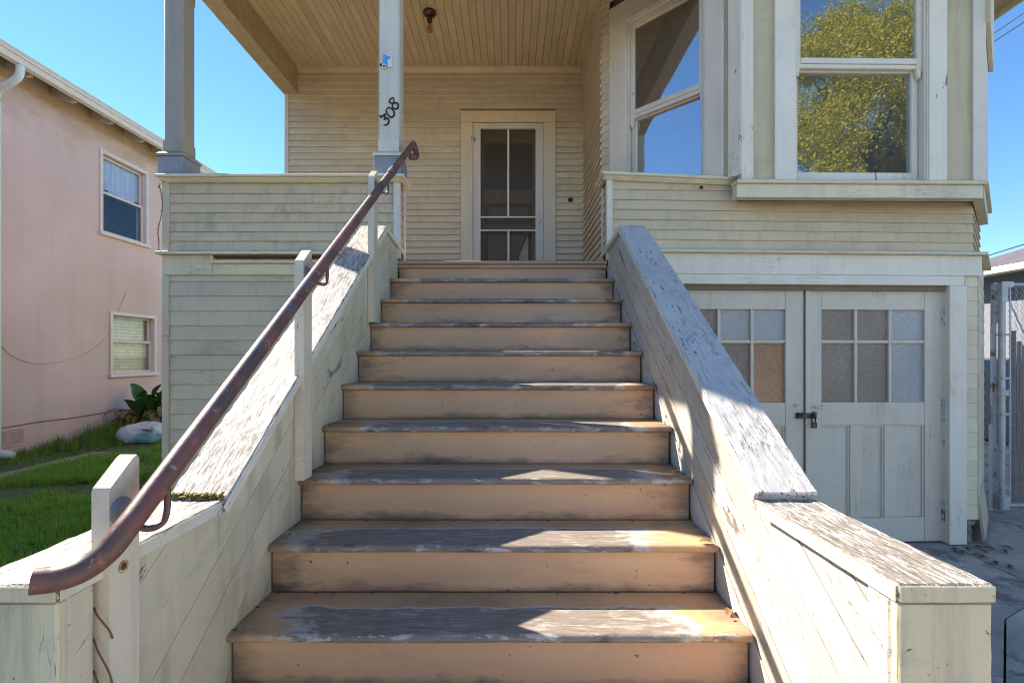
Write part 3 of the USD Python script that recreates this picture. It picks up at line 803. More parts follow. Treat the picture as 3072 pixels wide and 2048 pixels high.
put(H, 'frieze_board', rs([bx(1.0, 4.045, YF - 0.018, YF + 0.03, 0.677, 0.850, 0.003)]), 'white_x')
put(H, 'frieze_board', local(bx(0.012, 1.1, -0.01, 0.02, 0.677, 0.8495), (4.05, YF + 0.03 + KX * 3.25), RD), 'white_x')
put(H, 'head_board', rs([bx(1.0, 3.888, YF - 0.0185, YF + 0.03, 0.594, 0.6755, 0.003)]), 'white_x')

# garage front
def gX(px, Yo=0.0):
    k_ = (px - CX) / F
    return k_ * (YF + Yo - KX * X0) / (1 - KX * k_)


def gH(px, py, Yo=0.0):
    return (CY - py) * (YF + Yo + KX * (gX(px, Yo) - X0)) / F


gp = put(H, 'garage_post', rs([bx(gX(2842.5), gX(2895.5), YF - 0.02, YF + 0.10, GR + 0.005, 0.5935, 0.004)]), 'white')
put(H, 'garage_jamb', rs([bx(gX(2829.6, 0.05) + 0.001, gX(2842.5) - 0.001, YF + 0.045, YF + 0.10, GR + 0.005, 0.593)]), 'white')
glw = put(H, 'lower_wall', rs([bx(gX(2895.5), 4.01, YF + 0.02, YF + 0.15, -1.42, 0.68)]), 'sheath', label='narrow strip of pale siding right of the garage doors')
z1, z0 = 0.676, 0.589
while z1 > -1.40:
    zb = max(z0, -1.417)
    put(glw, 'siding_board', rs([clap((gX(2895.5) + 0.001, YF + 0.017), (4.022, YF + 0.017), (0, -1), zb, z1 - 0.001, 0.016, 0.012)]), 'siding_yellow')
    a0 = np.array([4.022, YF + 0.012 + KX * 3.222])
    put(glw, 'siding_board', clap(tuple(a0), tuple(a0 + 0.95 * RD), (RD[1], -RD[0]), zb, z1 - 0.001, 0.016, 0.012), 'siding_yellow')
    z1, z0 = z0, z0 - 0.1253
st_ = put(H, 'stone_footing', worn_box(3.89, 4.0, 4.19, 4.34, GR + 0.001, -1.45, 0.035, 0.02, 21), 'stone')
put(st_, 'sill_plate', worn_box(3.885, 4.02, 4.175, 4.30, -1.47, -1.42, 0.04, 0.008, 22), 'stone')
put(H, 'skirt_board', local([trimesh.convex.convex_hull(np.array([(0.0, -0.01, -1.22), (0.9, -0.01, -1.22), (0.0, -0.05, -1.60), (0.9, -0.05, -1.60), (0.0, 0.01, -1.22), (0.9, 0.01, -1.22), (0.0, -0.03, -1.60), (0.9, -0.03, -1.60)]))], (4.04, YF + 0.02 + KX * 3.25), RD), 'siding_low')

DY = 0.05                                                 # the doors stand a little back in their frame
HB, HT = GR + 0.012, gH(2600, 857.5, DY)
W0, W1 = gH(2600, 929, DY), gH(2600, 1206, DY)
WM = (gH(2600, 1017, DY) + gH(2600, 1032, DY)) / 2
RT, RBt = gH(2600, 1275, DY), gH(2600, 1552, DY)


def garage_door(x0, x1, sgn, label):
    wd = x1 - x0
    s0, s1 = (0.145, 0.165) if sgn > 0 else (0.165, 0.16)
    a, b = x0 + s0, x1 - s1
    y0, y1 = YF + DY, YF + DY + 0.045
    cols = np.linspace(a, b, 4)
    fr = [bx(x0, a - 0.0005, y0, y1, HB, HT, 0.003), bx(b + 0.0005, x1, y0, y1, HB, HT, 0.003), bx(a, b, y0 + 0.001, y1, W0, HT, 0.003), bx(a, b, y0 + 0.001, y1, RT, W1, 0.003), bx(a, b, y0 + 0.001, y1, HB, RBt, 0.003)]
    for c in cols[1:-1]:
        fr.append(bx(c - 0.055, c + 0.055, y0 + 0.0015, y1, RBt + 0.0005, RT - 0.0005, 0.003))
    d = put(H, 'garage_door', rs(fr), 'garage', label=label)
    for c in cols[1:-1]:
        put(d, 'muntin', rs([bx(c - 0.014, c + 0.014, y0 + 0.004, y1, W1 + 0.0005, W0 - 0.0005, 0.004)]), 'garage')
    for i in range(3):
        u0, u1 = cols[i] + (0.014 if i else 0), cols[i + 1] - (0.014 if i < 2 else 0)
        put(d, 'muntin', rs([bx(u0, u1, y0 + 0.006, y1, WM - 0.014, WM + 0.014, 0.004)]), 'garage')
        for j, (q0, q1) in enumerate(((W1, WM - 0.014), (WM + 0.014, W0))):
            mat = 'obscure'
            if sgn > 0 and i == 2:
                mat = 'obscure_pale'
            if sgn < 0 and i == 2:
                mat = 'wood_reflection' if j == 0 else 'obscure_pale'
            if sgn < 0 and i == 1 and j == 1:
                mat = 'obscure_pale'
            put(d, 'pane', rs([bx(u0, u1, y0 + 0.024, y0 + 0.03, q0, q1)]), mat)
        p0, p1 = cols[i] + (0.056 if i else 0.001), cols[i + 1] - (0.056 if i < 2 else 0.001)
        put(d, 'door_panel', rs([bx(p0, p1, y0 + 0.018, y1 - 0.006, RBt + 0.001, RT - 0.001)]), 'garage')
        put(d, 'panel_moulding', rs([bx(p1 - 0.016, p1, y0 + 0.009, y0 + 0.0178, RBt + 0.001, RT - 0.001), bx(p0, p0 + 0.006, y0 + 0.009, y0 + 0.0178, RBt + 0.001, RT - 0.001), bx(p0 + 0.007, p1 - 0.017, y0 + 0.009, y0 + 0.0178, RT - 0.012, RT - 0.001)]), 'garage')
    return d


gr_ = garage_door(gX(2416, DY), gX(2829, DY), 1, 'right garage door leaf with padlocked hasp and hinges')
gl_ = garage_door(gX(2000, DY), gX(2411, DY), -1, 'left garage door leaf partly behind the stair wall')
put(gr_, 'astragal', rs([bx(gX(2414.5, DY), gX(2428, DY), YF + DY - 0.016, YF + DY - 0.001, HB + 0.01, HT, 0.003)]), 'garage')
for y0_, y1_ in ((920.6, 977), (1196.6, 1262), (1503, 1563.6)):
    zc0, zc1 = gH(2835, y1_, 0.03), gH(2835, y0_, 0.03)
    xh = gX(2836, 0.03)
    kn = [rs([tube([(xh, YF + 0.03, zc0 + (zc1 - zc0) * (i + 0.04) / 5), (xh, YF + 0.03, zc0 + (zc1 - zc0) * (i + 0.96) / 5)], 0.012, 12)]) for i in range(5)]
    put(gr_, 'hinge', kn + [rs([bx(xh - 0.022, xh + 0.02, YF + 0.042, YF + 0.0495, zc0, zc1)])], 'hinge')
hx, hz = gX(2456, DY), gH(2456, 1220, DY)
put(gr_, 'door_pull', rs([tube(spline([(hx - 0.035, YF + DY, hz), (hx - 0.032, YF + DY - 0.03, hz), (hx + 0.032, YF + DY - 0.03, hz), (hx + 0.035, YF + DY, hz)], 6), 0.009, 10)]), 'white')
hx, hz = gX(2389, DY), gH(2389, 1215, DY)
put(gl_, 'screw_eye', rs([lathe([(0.009, -0.004), (0.016, -0.004), (0.016, 0.004), (0.009, 0.004), (0.009, -0.004)], (hx, YF + DY - 0.012, hz), 'y', 16), tube([(hx, YF + DY, hz - 0.016), (hx, YF + DY - 0.012, hz - 0.014)], 0.004, 8)]), 'hinge')
hz0, hz1 = gH(2410, 1254, DY), gH(2410, 1237, DY)
put(gl_, 'hasp', rs([bx(gX(2387, DY), gX(2416, DY) + 0.045, YF + DY - 0.021, YF + DY - 0.0165, hz0, hz1, 0.002), bx(gX(2387, DY), gX(2387, DY) + 0.03, YF + DY - 0.016, YF + DY - 0.0005, hz0, hz1), bx(gX(2436, DY), gX(2447, DY), YF + DY - 0.02, YF + DY - 0.0005, hz0 - 0.002, hz1 + 0.006, 0.004)]), 'lock')
put(H, 'garage_dark', rs([bx(1.0, 4.0, YF + 0.12, YF + 0.16, GR, 0.7)]), 'dark')

# ---- bay window walls
def strip(fn, u0, u1, m0, m1, z0, z1, mat, name='board', ch=0.003):
    return put(bay, name, fn([bx(u0, u1, m0, m1, z0, z1, ch)]), mat)


def fX(px, m=0.0):
    k_ = (px - CX) / F
    return k_ * (3.925 + m - 0.015 * 1.865) / (1 - 0.015 * k_)


bay = put(H, 'bay_front_wall', [front([bx(1.90, 3.83, 0.05, 0.12, 3.42, 3.66), bx(1.90, 3.83, 0.05, 0.12, 1.285, 1.40), bx(1.90, 2.26, 0.05, 0.12, 1.4, 3.42), bx(3.44, 3.83, 0.05, 0.12, 1.4, 3.42)])], 'sheath')
strip(front, fX(2221.5), fX(2257.6), -0.016, 0.05, 1.405, 3.655, 'white', 'corner_board')
strip(front, fX(2258), fX(2325), 0.004, 0.05, 1.405, 3.655, 'strip', 'wall_strip')
strip(front, fX(2843), fX(2914.5), 0.004, 0.05, 1.405, 3.655, 'strip', 'wall_strip')
strip(front, fX(2914.5), fX(2953.7), -0.016, 0.05, 1.405, 3.655, 'trim_z', 'corner_board')
put(bay, 'wall_strip', right_ang([bx(0.02, 1.0, -0.02, 0.06, 1.40, 3.655)]), 'trim_z')
put(bay, 'bed_moulding', right_ang([bx(0.0, 1.0, -0.06, -0.0205, 2.70, 3.655, 0.006)]), 'trim')
# sill shelf and apron
sh_ = put(bay, 'sill_shelf', front([worn_box(1.815, 3.852, -0.055, 0.06, 1.378, 1.408, 0.06, 0.0025, 31)]), 'trim', smooth=30)
put(bay, 'sill_apron', front([bx(1.822, 3.838, -0.032, 0.05, 1.270, 1.3775, 0.003)]), 'trim')
put(bay, 'sill_shelf', right_ang([bx(0.0, 1.12, -0.045, 0.05, 1.379, 1.407, 0.002)]), 'trim')
put(bay, 'sill_apron', right_ang([bx(0.0, 1.10, -0.018, 0.05, 1.270, 1.3785, 0.002)]), 'trim')


def sash_window(parent_wall, fn, u0, u1, zs, zm0, zm1, zh, cl, cr, headtop, label, mats=('white', 'doortrim')):
    """Double-hung window between casing edges u0, u1: the upper sash stands in front of the lower one."""
    w = put(H, 'window', fn([bx(u0 - cl, u0, -0.018, 0.05, zs, zh, 0.003), bx(u1, u1 + cr, -0.018, 0.05, zs, zh, 0.003), bx(u0 - cl, u1 + cr, -0.020, 0.05, zh + 0.001, headtop, 0.003)]), mats[0], label=label)
    put(w, 'jamb', fn([bx(u0 + 0.0005, u0 + 0.010, -0.008, 0.14, zs, zh), bx(u1 - 0.010, u1 - 0.0005, -0.008, 0.14, zs, zh), bx(u0 + 0.011, u1 - 0.011, -0.008, 0.14, zh - 0.012, zh - 0.0005)]), mats[0])
    put(w, 'stop_bead', fn([bx(u0 + 0.0105, u0 + 0.024, 0.0, 0.022, zs, zh - 0.013, 0.003), bx(u1 - 0.024, u1 - 0.0105, 0.0, 0.022, zs, zh - 0.013, 0.003)]), mats[0])
    a, b = u0 + 0.014, u1 - 0.014
    sw_ = 0.052
    up = put(w, 'upper_sash', fn([bx(a, a + sw_, 0.026, 0.062, zm0 + 0.001, zh - 0.014, 0.004), bx(b - sw_, b, 0.026, 0.062, zm0 + 0.001, zh - 0.014, 0.004), bx(a + sw_, b - sw_, 0.0265, 0.062, zh - 0.075, zh - 0.0145, 0.004),
                                  bx(a + sw_ - 0.001, b - sw_ + 0.001, 0.022, 0.0625, zm0 + 0.034, zm1, 0.003), bx(a + sw_ - 0.001, b - sw_ + 0.001, 0.032, 0.0625, zm0, zm0 + 0.033, 0.003)]), 'white')
    for ue in (a, b - sw_):
        hp = [(ue + 0.004, zm0), (ue + sw_ - 0.004, zm0), (ue + sw_ - 0.010, zm0 - 0.03), (ue + sw_ * 0.75, zm0 - 0.045), (ue + sw_ * 0.78, zm0 - 0.065), (ue + sw_ * 0.5, zm0 - 0.08), (ue + 0.012, zm0 - 0.06)]
        put(w, 'sash_horn', fn([prism(Polygon(hp), 'y', 0.03, 0.058)]), 'white')
    lo = put(w, 'lower_sash', fn([bx(a, a + sw_, 0.072, 0.108, zs, zm1 - 0.02, 0.004), bx(b - sw_, b, 0.072, 0.108, zs, zm1 - 0.02, 0.004), bx(a + sw_, b - sw_, 0.0725, 0.108, zs, zs + 0.105, 0.004), bx(a + sw_, b - sw_, 0.0725, 0.108, zm0 - 0.01, zm1 - 0.021, 0.003)]), 'white')
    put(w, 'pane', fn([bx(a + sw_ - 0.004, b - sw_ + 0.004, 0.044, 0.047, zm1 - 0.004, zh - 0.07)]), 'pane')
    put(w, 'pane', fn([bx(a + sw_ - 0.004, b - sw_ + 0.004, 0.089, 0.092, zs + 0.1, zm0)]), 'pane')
    put(w, 'sash_lift', fn([tube(spline([((a + b) / 2 - 0.014, 0.02, zm1 + 0.001), ((a + b) / 2, 0.02, zm1 + 0.018), ((a + b) / 2 + 0.014, 0.02, zm1 + 0.001)], 5), 0.004, 8)]), 'white')
    return w


sash_window(bay, front, fX(2388, -0.018), fX(2787.7, -0.018), 1.4085, 2.352, 2.432, 3.20, fX(2388, -0.018) - fX(2325, -0.018), fX(2843, -0.018) - fX(2787.7, -0.018), 3.42, 'front window of the bay reflecting a tree')
u0_, u1_ = au(1879), au(2114.7)
sash_window(aw, left_ang, u0_, u1_, 1.462, 2.275, 2.352, 3.215, u0_ - au(1830.5), au(2171.5) - u1_, 3.42, 'angled window of the bay beside the porch')
put(aw, 'wall_strip', left_ang([bx(au(2171.5) + 0.001, au(2186) - 0.001, 0.012, 0.05, 1.46, 3.5)]), 'strip')
put(aw, 'corner_board', left_ang([bx(au(2186), BLEN + 0.012, -0.016, 0.05, 1.46, 3.6, 0.003)]), 'white')

# room behind the bay, plain walls, so that the panes look into a dark room
put(H, 'inner_room', [bx(0.95, 5.0, 7.6, 7.7, 0.6, 3.66), bx(1.07, 1.12, 6.15, 7.6, 0.6, 3.66), bx(4.5, 4.58, 5.0, 7.6, 0.6, 3.66), prism(Polygon([(1.0, 5.0), (2.0, 4.3), (3.7, 4.3), (4.4, 5.2), (4.4, 7.6), (1.0, 7.6)]), 'z', 0.60, 0.69)], 'room')
put(H, 'house_body', [bx(-2.82, 4.7, 7.75, 12.8, GR, 3.66), bx(-2.84, -2.75, YW + 0.16, 7.74, 0.6, 3.66), bx(-2.74, 0.94, 6.6, 6.7, 0.6, 3.66), bx(4.60, 4.72, 5.1, 7.74, GR, 3.66)], 'siding_low')
# roof with its eaves
rf = put(H, 'roof', [prism(Polygon([(-2.86, 4.03), (1.2, 4.03), (1.2, 3.35), (5.2, 3.35), (5.2, 12.9), (-2.80, 12.9)]), 'z', 3.662, 3.72)], 'soffit')
put(rf, 'shingles', [(np.array([(-2.90, 3.98, 3.725), (5.25, 3.3, 3.725), (5.25, 12.5, 3.725), (-2.90, 12.5, 3.725), (0.6, 8.0, 5.2), (1.2, 8.6, 5.2)]), np.array([(0, 1, 4), (1, 5, 4), (1, 2, 5), (2, 3, 5), (3, 4, 5), (3, 0, 4)]))], 'roof')
put(rf, 'fascia', [bx(-2.88, 1.19, 4.01, 4.029, 3.60, 3.72), bx(-2.885, -2.864, 4.03, 9.0, 3.656, 3.72), bx(5.201, 5.225, 3.35, 12.4, 3.60, 3.722)], 'trim')

# ------------------------------------------------------------------ staircase
S = thing('staircase', (-0.07, 2.4, GR), 'wide weathered brown wooden staircase with white plank side walls', 'staircase')
XL, XRR = -0.937, 0.803


def tread_mesh(i, yb):
    prof = [(0, -0.028)] + [(0.012 - 0.014 * math.cos(a), -0.014 - 0.014 * math.sin(a) * -1 + 0.0) for a in ()]
    r = 0.015
    prof = [(yb, 0.0), (yb, -2 * r), (r, -2 * r)] + [(r + r * math.cos(a), -r + r * math.sin(a)) for a in np.linspace(-math.pi / 2 - 0.3, -3 * math.pi / 2 + 0.3, 7)] + [(r, 0.0)]
    n = 70
    xs = np.linspace(XL + 0.001, XRR - 0.001, n)
    v, f = [], []
    q = len(prof)
    for x in xs:
        chip = 0.006 * max(0, meshkit.fbm(np.array([[x * 9, i * 3.1, 0.2]]), 4, 5)[0] - 0.5)
        for (py, pz) in prof:
            v.append((x, py + (chip if py < 0.02 else 0), pz + (0.002 * (meshkit.noise(np.array([[x * 4, i * 2.0, py * 5]]), 9)[0] - 0.5) if py < yb - 0.001 else 0)))
    for a in range(n - 1):
        for b in range(q):
            c = (b + 1) % q
            f += [(a * q + b, a * q + c, (a + 1) * q + c), (a * q + b, (a + 1) * q + c, (a + 1) * q + b)]
    for b in range(1, q - 1):
        f += [(0, b + 1, b), ((n - 1) * q, (n - 1) * q + b, (n - 1) * q + b + 1)]
    m = trimesh.Trimesh(np.array(v), np.array(f), process=False); m.fix_normals()
    return np.array(m.vertices), np.array(m.faces)


for i in range(0, 12):
    y, h = Y0 - TREAD * i, FLOOR - RISE * i
    v, f = tread_mesh(i, TREAD + 0.022 if i else 0.06)
    o = np.array([-0.067, y, h])
    put(S, 'tread', (v + [0, y, h], f), 'tread' if i else 'floor', smooth=35, origin=o, label='rotten grey edged tread, sixth below the landing' if i == 6 else None)
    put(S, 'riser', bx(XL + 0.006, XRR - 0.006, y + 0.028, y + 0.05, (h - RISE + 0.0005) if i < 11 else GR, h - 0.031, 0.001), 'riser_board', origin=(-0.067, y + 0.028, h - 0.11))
put(S, 'landing_moulding', bx(XL + 0.001, XRR - 0.001, Y0 + 0.004, Y0 + 0.027, FLOOR - 0.062, FLOOR - 0.034, 0.006), 'riser')

SL = 0.70
YE, YB = 1.0, 1.53                                        # wall end, bend


def stair_wall(side, xin, xout, yp, hp, plank, cap_s, cap_l, words):
    """Side wall: core, sloping planks on the stair face, end boards, and the caps."""
    s = 1 if xin > 0 else -1
    c0 = hp - SL * yp
    th = 0.036
    low = -0.462
    top = [(YE, low - th), (YB, low - th), (YB, max(low - th, c0 + SL * YB - th)), (yp, hp - th), (YF + 0.01, hp - 0.045 - th)]
    poly = Polygon(top + [(YF + 0.01, GR), (YE, GR)])
    core = prism(poly.buffer(-0.002, join_style='mitre'), 'x', min(xin + s * 0.022, xout - s * 0.003), max(xin + s * 0.022, xout - s * 0.003))
    wall = put(S, 'side_wall', core, 'newel', label=words)
    put(wall, 'backing', prism(Polygon([(YE + 0.03, GR)] + [(max(a, YE + 0.03), b - 0.004) for a, b in top] + [(YF - 0.02, GR)]).buffer(0), 'x', min(xin + s * 0.0155, xin + s * 0.0217), max(xin + s * 0.0155, xin + s * 0.0217)), 'brown_wood')
    ang = math.atan(SL)
    nx, ny = -math.sin(ang), math.cos(ang)
    face = Polygon([(YE + 0.07, GR)] + [(max(a, YE + 0.07), b) for a, b in top] + [(YF - 0.012, GR)]).buffer(0)
    wP = 0.124
    for q in range(-22, 30):
        d0 = q * wP + 0.03 * s
        band = Polygon([(YE - 3 + nx * d0, c0 + SL * (YE - 3) + ny * d0), (6 + nx * d0, c0 + SL * 6 + ny * d0), (6 + nx * (d0 + wP), c0 + SL * 6 + ny * (d0 + wP)), (YE - 3 + nx * (d0 + wP), c0 + SL * (YE - 3) + ny * (d0 + wP))])
        pc_ = face.intersection(band).buffer(-0.0008 if s < 0 else -R.choice([0.0015, 0.003, 0.005]), join_style='mitre')
        if pc_.area < 0.002:
            continue
        j = R.uniform(0, 0.0016 if s < 0 else 0.009)
        put(wall, 'plank', prism(pc_, 'x', min(xin + s * j, xin + s * 0.015), max(xin + s * j, xin + s * 0.015)), plank)
    put(wall, 'end_board', worn_box(min(xin - s * 0.022, xout - s * 0.001), max(xin - s * 0.022, xout - s * 0.001), YE - 0.024, YE, GR, low - th - 0.001, 0.05, 0.002, 40 + s), 'newel', smooth=30)
    put(wall, 'corner_board', worn_box(min(xin - s * 0.020, xin + s * 0.02), max(xin - s * 0.020, xin + s * 0.02), YE + 0.002, YE + 0.066, GR, low - th - 0.001, 0.05, 0.002, 43 + s), plank, smooth=30)
    x0, x1 = sorted((xin - s * 0.024, xout + s * 0.0))
    put(wall, 'wall_cap', worn_box(x0, x1, YE - 0.026, YB + 0.03, low - th, low, 0.022, 0.0035, 50 + s), cap_l, smooth=30, label='level cap board at the foot of the stair wall')
    put(wall, 'cap_end', worn_box(x0 + 0.001, x1 - 0.001, YE - 0.0305, YE - 0.0265, low - th + 0.001, low - 0.003, 0.02, 0.0015, 55 + s), 'newel', smooth=30)
    L = math.hypot(yp - YB, SL * (yp - YB))
    v, f = worn_box(x0, x1, 0, L, -th, 0, 0.024, 0.0035, 60 + s)
    ca, sa = math.cos(ang), math.sin(ang)
    yy = YB + v[:, 1] * ca - v[:, 2] * sa
    zz = c0 + SL * YB + v[:, 1] * sa + v[:, 2] * ca
    put(wall, 'wall_cap', (np.c_[v[:, 0], yy, zz], f), cap_s, smooth=30)
    Lb = YF - yp + 0.16
    v, f = worn_box(x0, x1 if s < 0 else x1, 0, Lb, -th, 0, 0.05, 0.002, 70 + s)
    if s < 0:
        v[:, 0] = np.where(v[:, 1] > YF - yp - 0.01, np.maximum(v[:, 0], -0.934), v[:, 0])
    else:
        v[:, 0] = np.where(v[:, 1] > YF - yp - 0.01, np.minimum(v[:, 0], 0.793), v[:, 0])
    put(wall, 'wall_cap', (np.c_[v[:, 0], yp + v[:, 1] * 0.995, hp + v[:, 2] - 0.1 * v[:, 1]], f), 'fascia', smooth=30)
    # painted edge of the sloping and level caps, towards the stairs
    xe0, xe1 = sorted((xin - s * 0.0275, xin - s * 0.0245))
    put(wall, 'cap_edge', (lambda m: (np.c_[m[0][:, 0], YB + m[0][:, 1] * ca - m[0][:, 2] * sa, c0 + SL * YB + m[0][:, 1] * sa + m[0][:, 2] * ca], m[1]))(worn_box(xe0, xe1, 0.004, L, -th - 0.002, -0.003, 0.04, 0.001, 80 + s)), 'fascia')
    put(wall, 'cap_edge', worn_box(xe0, xe1, YE - 0.022, YB - 0.005, low - th - 0.001, low - 0.004, 0.04, 0.001, 83 + s), 'fascia')
    return wall


wl = stair_wall(-1, XL, -1.112, 3.585, 0.958, 'plank_left', 'cap_left', 'cap_left_low', 'left stair wall with weathered cracked white cap')
wr = stair_wall(1, XRR + 0.002, 0.976, 3.495, 0.938, 'plank_right', 'cap_right', 'cap_right_low', 'right stair wall with peeling cap bare at its foot')
for yy_ in np.linspace(1.40, 1.56, 26):
    pass
crumbs = []
for i in range(1, 11):
    y, h = Y0 - TREAD * i, FLOOR - RISE * i
    for q in range(26 if i > 5 else 12):
        side_ = R.random()
        if side_ < 0.6:
            p = (R.uniform(XL + 0.02, XRR - 0.02), y + TREAD + 0.022 - abs(R.gauss(0, 0.008)), h + 0.001)
        else:
            p = ((XL + 0.006 + abs(R.gauss(0, 0.012))) if R.random() < 0.5 else (XRR - 0.006 - abs(R.gauss(0, 0.012))), y + R.uniform(0.02, TREAD), h + 0.001)
        m = trimesh.creation.icosphere(0, R.uniform(0.0015, 0.0045)); m.apply_scale([R.uniform(1, 2.4), 1, 0.7]); m.apply_translation(p)
        crumbs.append(m)
put(S, 'dirt_crumbs', crumbs, 'vine', kind='stuff')
mp = []
for q in range(160):
    x = -1.10 + 0.18 * R.random()
    m = trimesh.creation.icosphere(1, R.uniform(0.003, 0.008)); m.apply_scale([1, 1, 0.6]); m.apply_translation((x, 1.552 + R.uniform(-0.012, 0.012), -0.455 + R.uniform(-0.004, 0.012)))
    mp.append(m)
put(S, 'moss', mp, 'moss', kind='stuff')
for px, py, X in ((0.0, 0.0, 0),):
    pass
for (yy_, zz_) in ((1.118, -0.532), (1.052, -0.487)):
    pass

# ------------------------------------------------------------------ handrail
HR = thing('handrail', (-0.85, 2.2, -1.0), 'brown painted round pipe handrail on three white timber posts', 'handrail')
ln = lambda y: -1.105 + 0.706 * y
pth_ = [(-0.932, 0.945, -0.442), (-0.900, 0.963, -0.444), (-0.866, 0.984, -0.434), (-0.840, 1.010, -0.408), (-0.827, 1.040, -0.373), (-0.825, 1.10, ln(1.10))]
low = spline(pth_, 8)
up = np.array([(-0.825, yy, ln(yy)) for yy in np.linspace(1.15, 4.03, 40)])
end = spline([(-0.825, 4.05, ln(4.05)), (-0.822, 4.10, ln(4.10) - 0.004), (-0.81, 4.125, ln(4.10) - 0.045), (-0.80, 4.115, ln(4.10) - 0.095), (-0.815, 4.085, ln(4.10) - 0.122), (-0.845, 4.06, ln(4.10) - 0.125)], 6)
put(HR, 'rail', tube(np.vstack([low, up, end]), 0.0248, 24), 'rail', smooth=40)
yc_ = 3.365
put(HR, 'coupling', tube([(-0.825, yy, ln(yy)) for yy in (yc_ - 0.06, yc_ + 0.03)], 0.0285, 24), 'rail', smooth=40)
put(HR, 'end_collar', tube([(-0.9335, 0.9425, -0.4425), (-0.9303, 0.9448, -0.443)], 0.0235, 20), 'rail', smooth=40)
for (y0_, zt, zb, words) in ((1.079, -0.302, GR + 0.16, 'near rail post, tallest in view, rust stained'), (2.093, 0.406, FLOOR - RISE * 7 + 0.001, None), (3.174, 1.172, FLOOR - RISE * 3 + 0.001, None)):
    y1_ = y0_ + 0.087
    pr = Polygon([(y0_, zb), (y1_, zb), (y1_, zt + 0.055), (y1_ - 0.008, zt + 0.064), (y1_ - 0.02, zt + 0.058), (y0_ + 0.003, zt + 0.004), (y0_, zt - 0.004)])
    v, f = prism(pr, 'x', -0.935, -0.895)
    v, f = trimesh.remesh.subdivide_to_size(v, f, 0.05)
    p_ = put(HR, 'rail_post', (v, f), 'rail_post', label=words)
    yc_ = (y0_ + y1_) / 2 - 0.012
    zr = ln(yc_)
    put(p_, 'bracket_flange', lathe([(0, 0), (0.031, 0), (0.031, 0.004), (0.025, 0.008), (0, 0.008)], (-0.895, yc_, zr - 0.035), 'x', 20), 'block')
    if words:
        for (by, bz) in ((1.118, -0.488), (1.13, -0.80)):
            put(p_, 'rusty_bolt', [lathe([(0, 0), (0.0085, 0), (0.0075, 0.003), (0.004, 0.005), (0, 0.005)], (-0.8955, by, bz), 'x', 14)], 'bolt_rust')
            put(p_, 'washer', [lathe([(0, 0), (0.015, 0), (0.015, 0.0012), (0, 0.0012)], (-0.8952, by, bz), 'x', 16)], 'bolt_stain')
    put(p_, 'bracket_arm', tube(spline([(-0.890, yc_, zr - 0.04), (-0.865, yc_ + 0.002, zr - 0.07), (-0.838, yc_ + 0.015, zr - 0.082), (-0.826, yc_ + 0.04, zr - 0.075), (-0.825, yc_ + 0.052, zr - 0.045), (-0.825, yc_ + 0.052, zr + 0.01)], 7), 0.0075, 10), 'rail', smooth=40)

# ------------------------------------------------------------------ small things on the house
LMP = thing('ceiling_lamp', (-0.85, 5.09, 3.606), 'dark brass porch ceiling lamp with a bare amber bulb', 'lamp')
put(LMP, 'canopy', lathe([(0, 0), (0.069, 0), (0.069, -0.014), (0.060, -0.030), (0.035, -0.040), (0.024, -0.046), (0, -0.046)], (-0.85, 5.09, 3.605)), 'brass', smooth=40)
put(LMP, 'socket', lathe([(0, -0.04), (0.026, -0.04), (0.030, -0.075), (0.026, -0.105), (0.018, -0.108), (0, -0.108)], (-0.85, 5.09, 3.605)), 'brass', smooth=40)
put(LMP, 'bulb', lathe([(0.0, -0.105), (0.013, -0.105), (0.015, -0.125), (0.024, -0.152), (0.031, -0.178), (0.030, -0.195), (0.020, -0.212), (0.0, -0.218)], (-0.85, 5.09, 3.605)), 'bulb', smooth=60)

NB = thing('house_number', (-1.05, 4.044, 2.0), 'black metal house number 308 climbing the pale porch post', 'house number')
YP = 4.043


def digit(strokes, origin, size, ang):
    out = []
    ca, sa = math.cos(ang), math.sin(ang)
    for pts in strokes:
        p = spline([(origin[0] + size * (ca * a - sa * b), YP - 0.001, origin[2] + size * (sa * a + ca * b)) for a, b in pts], 7)
        w = 0.0055 + 0.0022 * np.sin(np.linspace(0.2, 3.0, len(p)) * 2)
        out.append(tube(p, w, 8))
    return out


def reg3(x, y):                                            # a point of the post face, in the picture's close-up
    return at(1080 + x / 2.8, y / 2.8, YP)


def stroke3(pts):
    p = spline([reg3(a, b) - [0, 0.001, 0] for a, b in pts], 7)
    w = 0.0048 + 0.0024 * np.sin(np.linspace(0, math.pi, len(p)))
    return tube(p, w, 8)


put(NB, 'digit_three', [stroke3([(168, 966), (173, 985), (195, 972), (214, 955)]), stroke3([(214, 955), (209, 985), (205, 1003), (228, 995), (243, 1010), (240, 1035), (222, 1050), (199, 1052)])], 'iron')
put(NB, 'digit_zero', [stroke3([(228, 912), (221, 935), (232, 962), (252, 983), (274, 984), (288, 965), (284, 938), (266, 916), (244, 905), (228, 912)])], 'iron')
put(NB, 'digit_eight', [stroke3([(283, 820), (262, 828), (248, 848), (256, 866), (283, 868), (310, 866), (322, 886), (316, 910), (296, 917), (276, 906), (272, 884), (285, 860), (284, 838), (281, 822)])], 'iron')
DV = thing('wall_sensor', tuple(at(1157, 190, YP)), 'small white bracket with blue tape on the pale porch post', 'bracket')
a_, b_ = at(1163, 166, YP), at(1176.5, 203, YP)
put(DV, 'plate', [bx(a_[0], b_[0], YP - 0.006, YP - 0.0005, b_[2], a_[2], 0.002)], 'plastic')
a_, b_ = at(1150, 172, YP), at(1161, 201, YP)
put(DV, 'tape_strip', [bx(a_[0], b_[0], YP - 0.0105, YP - 0.0066, b_[2], a_[2] + 0.012, 0.001), bx(b_[0] + 0.001, b_[0] + 0.03, YP - 0.0085, YP - 0.0067, a_[2] - 0.02, a_[2] + 0.003)], 'tape')
c_ = at(1155, 205, YP)
